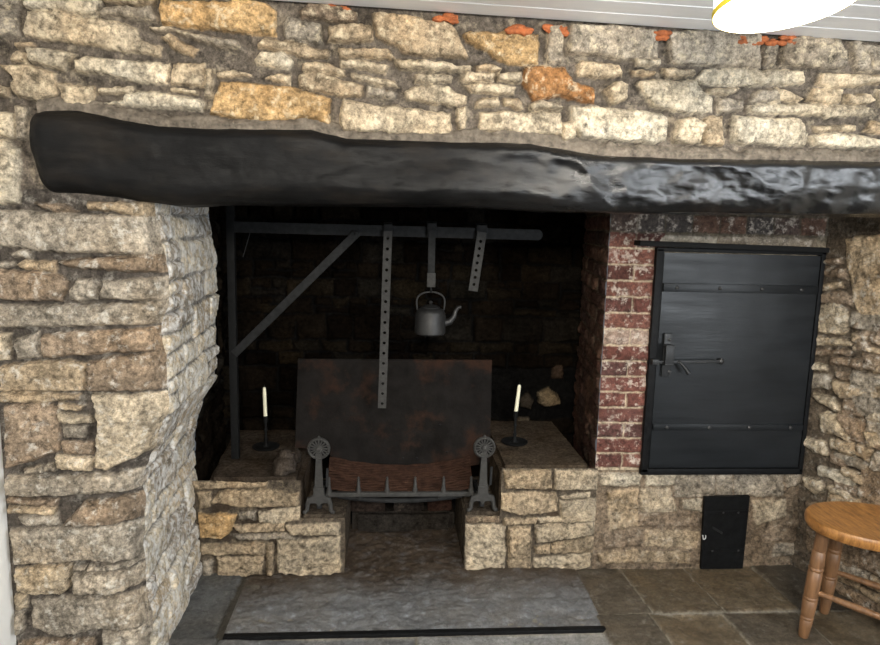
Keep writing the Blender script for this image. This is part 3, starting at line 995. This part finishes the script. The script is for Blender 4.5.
mb = MB(); mb.box(t1[0]-.018, t1[0]+.018, YH-.011, YH+.003, t1[2], t1[2]+.06, .002); mb.build('clip', M['castiron'], h2)
hk = [(t1[0], YH, t1[2]+.006)]+[(t1[0], YH-.012+.012*math.cos(a), t1[2]-.008-.012*math.sin(a)) for a in [i*PI/10 for i in range(11)]]
MB().tube(hk, .0035, 8).build('hook', M['iron'], h2)
t0 = atY(482, 232, YH); t2 = atY(473, 291, YH)
h3 = empty('pot_hanger', tuple(t0), 'short tilted iron hanger with holes near the arm tip', 'pot hanger')
L = (Vector(t2)-Vector(t0)).length
holed_bar('bar', t0, t2, .040, .007, [.04+i*.031 for i in range(7)], h3, M['castiron'])
saddle(t0[0], t0[2], h3, .046)

# kettle
kc = atY(430, 334, YH-.012); ktop = atY(430, 307, YH-.012)
kz = kc[2]; kh = ktop[2]-kc[2]; kx, ky = kc[0], YH-.012
kettle = empty('kettle', (kx, ky, kz), 'grey metal kettle hanging from the crane over the grate', 'kettle')
R = .066
MB().lathe([(R*.9, 0), (R, .006), (R, kh*.66), (R*.96, kh*.74), (R*.97, kh*.76), (R*.86, kh*.9), (R*.62, kh*.97)], (kx, ky, kz), seg=40).build('body', M['kettle'], kettle)
lid = MB().lathe([(R*.60, 0), (R*.62, .004), (R*.4, .012), (R*.1, .016)], (kx, ky, kz+kh*.965), seg=32).build('lid', M['kettle'], kettle)
MB().lathe([(.004, 0), (.004, .004), (.009, .010), (.006, .016), (.001, .017)], (kx, ky, kz+kh*.965+.014), seg=16).build('knob', M['kettle'], lid)
sp = [(kx+R*.9, ky, kz+kh*.42), (kx+R+.018, ky, kz+kh*.47), (kx+R+.036, ky, kz+kh*.66), (kx+R+.042, ky, kz+kh*.86), (kx+R+.052, ky, kz+kh*1.0), (kx+R+.066, ky, kz+kh*1.02)]
MB().tube(sp, [.017, .015, .011, .009, .008, .0075], 14).build('spout', M['kettle'], kettle)
hz = t1[2]-.017
cp = (hz-.003)
arc = []
zb = kz+kh*.9
for i in range(25):
    a = PI*i/24
    w = .066*(1+.12*math.sin(a))
    arc.append((kx-math.cos(a)*w*(.86+.22*math.sin(a)), ky, zb+(cp-zb)*math.sin(a)**.75))
MB().tube(arc, .0038, 10).build('handle', M['kettle'], kettle)

# ------------------------------------------------------------------ FIREBACK
YFB0, YFB1 = 2.87, 2.93
def fbp(x, y):
    # plane leaning back slightly
    n = np.array([0, 1, -(YFB1-YFB0)/.5]); return onplane(x, y, (0, YFB0, .33), n)
pts = [fbp(*q) for q in ((298, 359), (492, 360), (490, 463), (440, 470), (400, 471), (360, 470), (340, 463), (326, 452), (295, 447))]
fireb = empty('fireback', (0.03, YFB0, .33), 'large rusty iron fireback plate leaning behind the grate', 'fireback')
nrm = np.array([0, 1, -(YFB1-YFB0)/.5]); nrm = nrm/np.linalg.norm(nrm)
vs = [tuple(p) for p in pts]+[tuple(p+nrm*.03) for p in pts]; k = len(pts)
fs = [tuple(range(k)), tuple(range(2*k-1, k-1, -1))]+[(i, (i+1) % k, k+(i+1) % k, k+i) for i in range(k)]
bmv = MB().add(vs, fs).build('plate', M['rust'], fireb, smooth=False)
for q in ((403, 458), (417, 458), (447, 452), (449, 374), (440, 425)):
    p = fbp(*q); MB().lathe([(.005, -.001), (.005, .003), (.001, .004)], tuple(p), 'y', 10).build('rivet', M['ironblack'], fireb)

# ------------------------------------------------------------------ FIREDOGS
YG = YO+.085
zg = (atY(326, 494, YG)[2]+atY(474, 494, YG)[2])/2
BZ = zg-.024-(zLl+.010)
def make_dog():
    d = empty('firedog', (0, 0, 0), 'cast iron firedog with round sunburst head, left end of the grate', 'firedog')
    H = .322
    mb = MB(); cz = H-.045
    mb.lathe([(.034, -.006), (.046, -.006), (.047, 0), (.045, .006), (.040, .009), (.036, .006), (.034, -.006)], (0, -.004, cz), 'y', 40)
    mb.lathe([(.001, -.006), (.014, -.006), (.014, .006), (.010, .013), (.001, .016)], (0, -.004, cz), 'y', 24)
    for i in range(24):
        a = 2*PI*i/24; mb.lathe([(.0034, 0), (.003, .002), (.001, .0035)], (.0405*math.cos(a), -.0125, cz+.0405*math.sin(a)), 'y', 8)
    head = mb.build('rosette', M['castiron'], d)
    MB().lathe([(.001, 0), (.037, 0), (.037, .003), (.001, .003)], (0, -.001, cz), 'y', 32).build('backing', M['ironblack'], head)
    for i in range(16):
        a = 2*PI*i/16
        m = MB(); m.bar((.012*math.cos(a), -.008, cz+.012*math.sin(a)), (.036*math.cos(a), -.008, cz+.036*math.sin(a)), .0055, .006); m.build('ray', M['castiron'], head)
    MB().lathe([(.008, 0), (.006, .005), (.001, .011)], (0, 0, H-.003), seg=12).build('finial', M['castiron'], d)
    mb = MB(); mb.prism([(-.013, .11), (.013, .11), (.018, .10), (.018, .13), (.0105, .25), (-.0105, .25), (-.018, .13), (-.018, .10)], -.010, .008)
    mb = MB(); mb.prism([(-.017, .11), (.017, .11), (.0105, .255), (-.0105, .255)], -.010, .008)
    mb.box(-.022, .022, -.014, .012, .098, .113, .003)
    mb.build('stem', M['castiron'], d)
    mb = MB(); mb.prism([(-.020, .098), (.020, .098), (.024, .075), (.048, .060), (.050, .045), (.012, .045), (0, .03), (-.012, .045), (-.050, .045), (-.048, .060), (-.024, .075)], -.012, .010); mb.build('crotch', M['castiron'], d)
    for s in (-1, 1):
        MB().tube([(s*.020, 0, .062), (s*.040, -.002, .058), (s*.047, -.003, .035), (s*.049, -.005, .012), (s*.058, -.010, .006), (s*.064, -.014, .006)], [.013, .012, .010, .009, .009, .006], 10).build('foot', M['castiron'], d)
    MB().box(-.010, .010, .005, .26, BZ-.02, BZ, .003).build('billet_bar', M['iron'], d)
    MB().box(-.009, .009, .235, .255, .003, BZ-.01, .002).build('rear_leg', M['iron'], d)
    MB().bar((.032, .004, .11), (.034, .004, .19), .010, .008).build('spit_hook', M['iron'], d)
    return d
dog = make_dog()
YD = YO+.034
dl = atY(319, 518, YD); dr = atY(482, 511, YD)
dog.location = (dl[0], YD, zLl+.010)
dog2 = copy_tree(dog); dog2.location = (dr[0], YD, zRl+.006)
dog2['label'] = 'cast iron firedog with round sunburst head, right end of the grate'

# ------------------------------------------------------------------ GRATE
YG = YO+.085
g0 = atY(326, 494, YG); g1 = atY(474, 494, YG)
zg = (g0[2]+g1[2])/2
grate = empty('fire_grate', ((g0[0]+g1[0])/2, YG, zg), 'low iron fire grate with spiked front bar and sagging rusty slats', 'grate')
mb = MB(); mb.box(g0[0], g1[0], YG-.008, YG+.008, zg-.010, zg+.010, .003); mb.build('front_bar', M['castiron'], grate)
for x in (329, 358.5, 387, 415, 443.5, 471):
    p = atY(x, 490, YG); q = atY(x, 475, YG)
    mb = MB(); mb.lathe([(.013, 0), (.011, .010), (.0075, .024), (.005, q[2]-p[2]), (.001, q[2]-p[2]+.004)], (p[0], YG, zg+.008), seg=10)
    mb.build('spike', M['castiron'], grate)
xm = (g0[0]+g1[0])/2; hw = (g1[0]-g0[0])/2-.004
for i in range(13):
    t = i/12
    y = YG+.02+t*.17
    pts = []
    for k in range(21):
        s = -1+2*k/20
        pts.append((xm+hw*s*(1+.02*t), y+.004*math.sin(k*1.7+i), zg+.004+t*.048+.040*s*s*(.35+.65*t)+.0015*math.sin(k*2.3+i*1.9)))
    MB().tube(pts, .0062, 8).build('slat', M['rustslat'], grate)
pts = [(xm+(-1+2*k/20)*hw*.86, YG+.03, zg-.042+.022*(-1+2*k/20)**2) for k in range(21)]
MB().tube(pts, .011, 8).build('lower_bar', M['iron'], grate)
for s in (-1, 1):
    MB().box(xm+s*hw*.55-.008, xm+s*hw*.55+.008, YG+.0, YG+.195, zg-.028, zg-.010, .002).build('side_bar', M['iron'], grate)
for yy in (YG+.06, YG+.175):
    MB().box(dl[0]-.008, dr[0]+.008, yy-.006, yy+.006, zg-.018, zg-.008, .002).build('bearer_bar', M['ironblack'], grate)
# bricks under the fireback
zbk = atY(430, 513, 2.93)[2]
rough_block(-.168, .312, 2.93, YB-.03, 0, zbk, 90, .006, mat=M['soot'], name='hearth_back_ledge', tint=(.03, .026, .022))
tag(bpy.data.objects['hearth_back_ledge'], 'low sooty stone ledge at the back under the grate', 'ledge')
for i, (a, b, lab) in enumerate(((350, 385, 'sooty brick under the grate, leftmost of three'), (394, 424, 'sooty brick under the grate, middle of three'), (428, 452, 'reddish brick under the grate, rightmost of three'))):
    xa, xb = atY(a, 505, 2.94)[0], atY(b, 505, 2.94)[0]
    o = rough_block(xa, xb, 2.94, 3.04, zbk+.003, zbk+.07, 95+i, .004, mat=M['sootbrick'], name='brick', tint=((.028, .02, .016), (.026, .021, .018), (.04, .021, .016))[i])
    tag(o, lab, 'brick', 'bricks under the grate')

# ------------------------------------------------------------------ CANDLES
def make_stick():
    s = empty('candlestick', (0, 0, 0), 'slim black iron candlestick with a dish base on the left hob', 'candlestick')
    MB().lathe([(.042, 0), (.058, .002), (.062, .008), (.060, .010), (.05, .006), (.016, .007), (.001, .008)], seg=32).build('dish', M['ironblack'], s)
    MB().lathe([(.016, .006), (.009, .014), (.006, .03), (.009, .04), (.006, .05), (.005, .075), (.009, .085), (.005, .095), (.006, .115), (.010, .125), (.011, .15), (.012, .152), (.0095, .152), (.0095, .13), (.001, .13)], seg=16).build('stem', M['ironblack'], s)
    return s
stk = make_stick()
p1_ = atZ(266, 448, zL+.004); p2_ = atZ(514, 442, zR+.004)
stk.location = (p1_[0], p1_[1], zL+.006)
stk2 = copy_tree(stk); stk2.location = (p2_[0], p2_[1]-.01, zR+.004)
stk2['label'] = 'slim black iron candlestick with a dish base on the right hob'
def candle(base, top, lab):
    base = Vector(base); top = Vector(top); L = (top-base).length
    c = empty('candle', tuple(base), lab, 'candle')
    ts = [0, .02, .5, .93, .98, 1]
    rs = [.0088, .009, .0085, .0078, .006, .002]
    MB().tube([base+(top-base)*t for t in ts], rs, 16).build('wax', M['wax'], c)
    MB().tube([top-Vector((0, 0, .004)), top+Vector((.001, 0, .010))], .0012, 6).build('wick', M['wick'], c)
candle((p1_[0], p1_[1], zL+.138), (p1_[0]-.004, p1_[1], atY(266, 387, p1_[1])[2]), 'unlit cream taper candle standing left of the fireback')
candle((p2_[0], p2_[1]-.01, zR+.136), (p2_[0]+.012, p2_[1]-.01, atY(518, 384, p2_[1])[2]), 'unlit cream taper candle standing right of the fireback')

# ------------------------------------------------------------------ OVEN DOOR
YDR = 2.566
door = empty('oven_door', (1.42, YDR, .45), 'large black iron oven door with latch set beside the brick corner', 'oven door')
def D(x, y, Y=YDR): p = atY(x, y, Y); return (p[0], p[2])
TL, TR, BRr, BL = D(660, 250), D(822, 253), D(803, 470), D(648, 470)
fr = .022
x0, x1, z0, z1 = (TL[0]+BL[0])/2-.004, (TR[0]+BRr[0])/2, BL[1], TL[1]
mb = MB()
mb.box(x0-.018, x0+.012, YDR-.006, YO+.004, z0-.01, z1+.006, .003)
mb.box(x1-.012, x1+.006, YDR-.006, YO+.004, z0-.01, z1+.006, .003)
mb.box(x0-.018, x1+.006, YDR-.006, YO+.004, z0-.02, z0+.006, .003)
mb.box(x0-.018, x1+.006, YDR-.006, YO+.004, z1-.006, z1+.010, .003)
mb.build('frame', M['strip'], door)
# slightly dished sheet
mb = MB(); nx, nz = 24, 30; vs = []; fs = []
ax0, ax1, az0, az1 = x0+.016, x1-.014, z0+.010, z1-.010
for j in range(nz+1):
    for i in range(nx+1):
        u, v = i/nx, j/nz
        bow = .006*math.sin(PI*u)*math.sin(PI*v)+.0018*float(fbm(np.array([u*5.]), np.array([v*6.]), 301, 3)[0])
        vs.append((ax0+(ax1-ax0)*u, YDR-bow, az0+(az1-az0)*v))
for j in range(nz):
    for i in range(nx):
        a = j*(nx+1)+i; fs.append((a, a+1, a+nx+2, a+nx+1))
mb.add(vs, fs); mb.box(ax0, ax1, YDR+.004, YDR+.016, az0, az1, .001)
for (pa, pb) in (((0, 0), (1, 0)), ((0, 1), (1, 1))):
    pass
mb.build('panel', M['doorpaint'], door)
for (ya, xs_) in ((288.5, (676, 719, 761, 800)), (427, (666, 708, 748, 789))):
    zc = D(735, ya)[1]; hh = .017 if ya < 300 else .013
    s = MB().box(ax0+.002, ax1-.002, YDR-.0095, YDR-.002, zc-hh, zc+hh, .0015).build('strap', M['doorpaint'], door)
    for x in xs_:
        xx = D(x, ya)[0]
        MB().lathe([(.0075, -.001), (.0075, .003), (.004, .006), (.001, .0065)], (xx, YDR-.0095, zc), 'y', 14).build('bolt', M['bolt'], s)
# latch: keeper plate, staple, bar and lever
xk, za = D(667.5, 333); zb_ = D(667.5, 376)[1]
lt = MB().box(xk-.017, xk+.017, YDR-.014, YDR-.004, zb_, za, .002).build('latch_plate', M['latch'], door)
for yy in (339, 371):
    MB().lathe([(.007, -.001), (.007, .003), (.003, .006), (.001, .0062)], (D(668, yy)[0], YDR-.014, D(668, yy)[1]), 'y', 14).build('screw', M['bolt'], lt)
zk0, zk1 = D(668, 362)[1], D(668, 345)[1]
mb = MB(); mb.box(xk-.020, xk+.016, YDR-.045, YDR-.034, zk0, zk1, .002)
mb.box(xk-.020, xk+.016, YDR-.045, YDR-.010, zk0-.006, zk0+.003, .002); mb.box(xk-.020, xk+.016, YDR-.045, YDR-.010, zk1-.003, zk1+.006, .002)
mb.build('keeper', M['latch'], door)
xp, zp = D(719, 360.5)
bar = MB().bar((D(651, 360)[0], YDR-.026, D(651, 361)[1]), (xp, YDR-.018, zp), .013, .008).build('latch_bar', M['latch'], door)
MB().lathe([(.013, 0), (.013, .008), (.008, .014), (.001, .016)], (xp, YDR-.010, zp), 'y', 18).build('pivot', M['bolt'], bar)
a0, a1 = D(676, 360), D(684, 371)
MB().tube([(a0[0], YDR-.03, a0[1]), ((a0[0]+a1[0])/2, YDR-.042, (a0[1]+a1[1])/2+.002), (a1[0], YDR-.048, a1[1])], [.006, .006, .009], 10).build('lever', M['latch'], door)
a = D(655, 361); MB().box(a[0]-.022, a[0]+.006, YDR-.03, YDR-.004, a[1]-.012, a[1]+.012, .003).build('catch', M['latch'], door)
# bar over the oven door
lp, rp = atY(637, 243, 2.55), atY(824, 250, 2.55)
o = MB().bar(tuple(lp), tuple(rp), .020, .07, (0, -1, 0), .003).build('lintel_bar', M['ironblack'])
tag(o, 'flat black iron bar bedded in the wall above the oven door', 'bar')

# ------------------------------------------------------------------ ASH DOOR
ash = empty('ash_door', (1.445, YDR+.008, .0), 'small tapered black ash door near the floor below the oven', 'ash door')
YA = YDR+.004
q = [D(701, 568, YA), D(743, 566, YA), D(750, 496, YA), D(705, 497, YA)]
q = [(q[0][0], .008), (q[1][0], .008), q[2], q[3]]
MB().prism(q, YA, YO).build('panel', M['strip'], ash, smooth=False)
for yy, pts_ in ((511, (723, 738)), (549, (712, 738))):
    zz = D(725, yy, YA)[1]
    f = (zz-q[0][1])/(q[3][1]-q[0][1])
    xa = q[0][0]+(q[3][0]-q[0][0])*f; xb = q[1][0]+(q[2][0]-q[1][0])*f
    s = MB().box(xa+.003, xb-.003, YA-.004, YA+.002, zz-.012, zz+.001, .001).build('strap', M['strip'], ash)
    for x in pts_[:2]:
        MB().lathe([(.005, 0), (.004, .003), (.001, .004)], (D(x, yy, YA)[0], YA-.003, zz-.006), 'y', 10).build('bolt', M['bolt'], s)
a = D(703.5, 537, YA)
k_ = .0046
uu = [(-1.9, 1.5), (-1.2, 1.9), (-.9, .4), (-.6, -1.4), (.4, -1.8), (1.5, -1.0), (1.8, .6), (1.4, 1.9)]
MB().tube([(a[0]+x*k_, YA-.004, a[1]+z*k_*1.1) for x, z in uu], .0017, 8).build('hook', M['mark'], ash)['label'] = 'small white curled hook'
b_ = D(712, 527, YA); e_ = D(722, 533, YA)
MB().bar((b_[0], YA-.004, b_[1]), (e_[0], YA-.004, e_[1]), .008, .006).build('lift_handle', M['latch'], ash)

# ------------------------------------------------------------------ STOOL
sc_ = (1.685, 2.045)
stool = empty('stool', (sc_[0], sc_[1], 0), 'golden wooden stool with turned legs in front of the right wall', 'stool')
ZS = .47
def seat():
    A, B = .222, .17; ang = math.atan2(-.25, .97); seg = 72
    prof = [(.80, -.042), (.96, -.038), (.99, -.028), (1.0, -.016), (.995, -.006), (.975, 0), (.94, .0005), (.7, -.003), (.35, -.006), (.02, -.006)]
    vs = []; fs = []
    for r, dz in prof:
        for k in range(seg):
            a = 2*PI*k/seg
            x, y = A*r*math.cos(a), B*r*math.sin(a)
            vs.append((sc_[0]+x*math.cos(ang)-y*math.sin(ang), sc_[1]+x*math.sin(ang)+y*math.cos(ang), ZS+dz))
    for i in range(len(prof)-1):
        for k in range(seg):
            k2 = (k+1) % seg; fs.append((i*seg+k, i*seg+k2, (i+1)*seg+k2, (i+1)*seg+k))
    fs.append(tuple(range(seg-1, -1, -1))); fs.append(tuple((len(prof)-1)*seg+k for k in range(seg)))
    return MB().add(vs, fs).build('seat', M['wood'], stool, angle=50)
seat()
feet = [(1.508, 2.10), (1.685, 2.245), (1.70, 1.86), (1.885, 2.01)]
tops = []
for fx, fy in feet:
    dx, dy = sc_[0]-fx, sc_[1]-fy
    tx_, ty_ = fx+dx*.14, fy+dy*.14; tops.append((tx_, ty_))
    b0_ = Vector((fx, fy, .004)); t0_ = Vector((tx_, ty_, ZS-.038))
    ts = []; rs = []
    for t, r in ((0, .0125), (.02, .0145), (.10, .0165), (.16, .0180), (.165, .0165), (.175, .0185), (.19, .0185), (.195, .0168), (.21, .0185), (.34, .0205), (.345, .0188), (.355, .0208), (.37, .0208), (.375, .019), (.39, .0205), (.50, .0205), (.60, .0200), (.605, .018), (.615, .0205), (.635, .0205), (.64, .0182), (.66, .0200), (.78, .0185), (.785, .0165), (.80, .0185), (.9, .0175), (1, .0165)):
        ts.append(b0_+(t0_-b0_)*t); rs.append(r*1.2)
    MB().tube(ts, rs, 20).build('leg', M['legwood'], stool, angle=60)
def onleg(i, z):
    f = (z-.004)/(ZS-.042); return Vector((feet[i][0]+(tops[i][0]-feet[i][0])*f, feet[i][1]+(tops[i][1]-feet[i][1])*f, z))
for i, j, za_ in ((0, 2, .185), (1, 3, .185)):
    a, b = onleg(i, za_), onleg(j, za_)
    MB().tube([a, a+(b-a)*.15, a+(b-a)*.5, a+(b-a)*.85, b], [.008, .010, .0125, .010, .008], 14).build('stretcher', M['legwood'], stool)

# ------------------------------------------------------------------ CEILING LAMP
zl = 1.86
lc = atZ(785, 7, zl)
lamp = empty('ceiling_lamp', (lc[0], lc[1], zl), 'lit white drum lampshade with yellow rim close to the ceiling', 'lamp')
RL = .122
hL = zceil(lc[0])-zl
def shell(r0, r1, z0, z1, t, seg=64):
    prof = [(r0, z0), (r1, z1), (r1-t, z1), (r0-t, z0)]
    vs = []; fs = []
    for r, zz in prof:
        for k in range(seg):
            a_ = 2*PI*k/seg; vs.append((lc[0]+r*math.cos(a_), lc[1]+r*math.sin(a_), zz))
    for i in range(4):
        for k in range(seg):
            k2 = (k+1) % seg; i2 = (i+1) % 4
            fs.append((i*seg+k, i*seg+k2, i2*seg+k2, i2*seg+k))
    return MB().add(vs, fs)
shell(RL, RL-.012, zl, zl+.15, .003).build('shade', M['shade'], lamp)
shell(RL+.0022, RL+.0022, zl, zl+.010, .0018).build('rim', M['trim'], lamp)
MB().lathe([(.002, -.035), (.02, -.03), (.03, -.012), (.028, .008), (.016, .028), (.013, .04)], (lc[0], lc[1], zl+.10), seg=24).build('bulb', M['bulb'], lamp)
MB().lathe([(.018, 0), (.018, .03), (.006, .035), (.006, hL-.145), (.05, hL-.142), (.05, hL-.132)], (lc[0], lc[1], zl+.135), seg=24).build('lamp_holder', M['white'], lamp)
for i in range(3):
    a_ = 2*PI*i/3+.4
    MB().tube([(lc[0]+.015*math.cos(a_), lc[1]+.015*math.sin(a_), zl+.145), (lc[0]+(RL-.015)*math.cos(a_), lc[1]+(RL-.015)*math.sin(a_), zl+.148)], .002, 6).build('spoke', M['white'], lamp)

lamp.rotation_euler = (math.radians(-6), math.radians(-4), 0)
# orange filler along the ceiling joint
mb = MB(); rr = random.Random(9)
for (xa, xb, y0_, dens) in ((318, 345, 7, 10), (436, 456, 15, 12), (510, 530, 26, 14), (548, 566, 27, 12), (590, 625, 32, 8), (655, 668, 32, 8), (718, 800, 37, 34)):
    for i in range(dens):
        x = rr.uniform(xa, xb); y = y0_+rr.uniform(0, 7)
        p = atY(x, y, YF-.022); r = rr.uniform(.006, .013)
        bm = bmesh.new(); bmesh.ops.create_icosphere(bm, subdivisions=2, radius=r)
        for v in bm.verts: v.co *= 1+rr.uniform(-.25, .25)
        bm.verts.index_update()
        mb.add([(p[0]+v.co.x*1.5, p[1]+v.co.y*.7, p[2]+v.co.z*.7) for v in bm.verts], [[v.index for v in f.verts] for f in bm.faces]); bm.free()
o = mb.build('foam_filler', M['foam'], angle=80)
tag(o, 'patches of orange foam filler in the joint between stone wall and ceiling', 'foam', kind='stuff')

# ------------------------------------------------------------------ LIGHT
def area(name, loc, target, size, sizey, power, col):
    l = bpy.data.lights.new(name, 'AREA'); l.shape = 'RECTANGLE'; l.size = size; l.size_y = sizey; l.energy = power; l.color = col
    o = bpy.data.objects.new(name, l); C.objects.link(o); o.location = loc
    o.rotation_euler = (Vector(target)-Vector(loc)).to_track_quat('-Z', 'Y').to_euler(); return o
area('window_daylight', (2.35, -.2, 1.2), (-.6, 2.3, .5), 1.0, 1.1, 80, (.88, .94, 1.0))
area('ceiling_light', (.1, -.7, 1.96), (.15, 1.95, 1.2), .7, .4, 110, (1.0, .93, .82))
l = bpy.data.lights.new('lamp_light', 'POINT'); l.energy = 26; l.color = (1, .95, .86); l.shadow_soft_size = .05
o = bpy.data.objects.new('lamp_light', l); C.objects.link(o); o.location = (lc[0], lc[1], zl+.04)

w = bpy.data.worlds.new('sky'); bpy.context.scene.world = w; w.use_nodes = True
w.node_tree.nodes['Background'].inputs[0].default_value = (.86, .92, 1, 1)
w.node_tree.nodes['Background'].inputs[1].default_value = .12

# ------------------------------------------------------------------ CAMERA
cam = bpy.data.cameras.new('camera'); co_ = bpy.data.objects.new('camera', cam); C.objects.link(co_)
cam.sensor_fit = 'HORIZONTAL'; cam.sensor_width = 36; cam.lens = 36*FPX/880; cam.clip_start = .02
Mx = Matrix(((cr[0], cu[0], -cf[0], 0), (cr[1], cu[1], -cf[1], 0), (cr[2], cu[2], -cf[2], CAM_H), (0, 0, 0, 1)))
co_.matrix_world = Mx
sc = bpy.context.scene; sc.camera = co_
sc.view_settings.view_transform = 'Standard'; sc.view_settings.look = 'None'
sc.view_settings.gamma = 1; sc.view_settings.use_curve_mapping = False; sc.view_settings.exposure = 0
sc.cycles.use_denoising = True
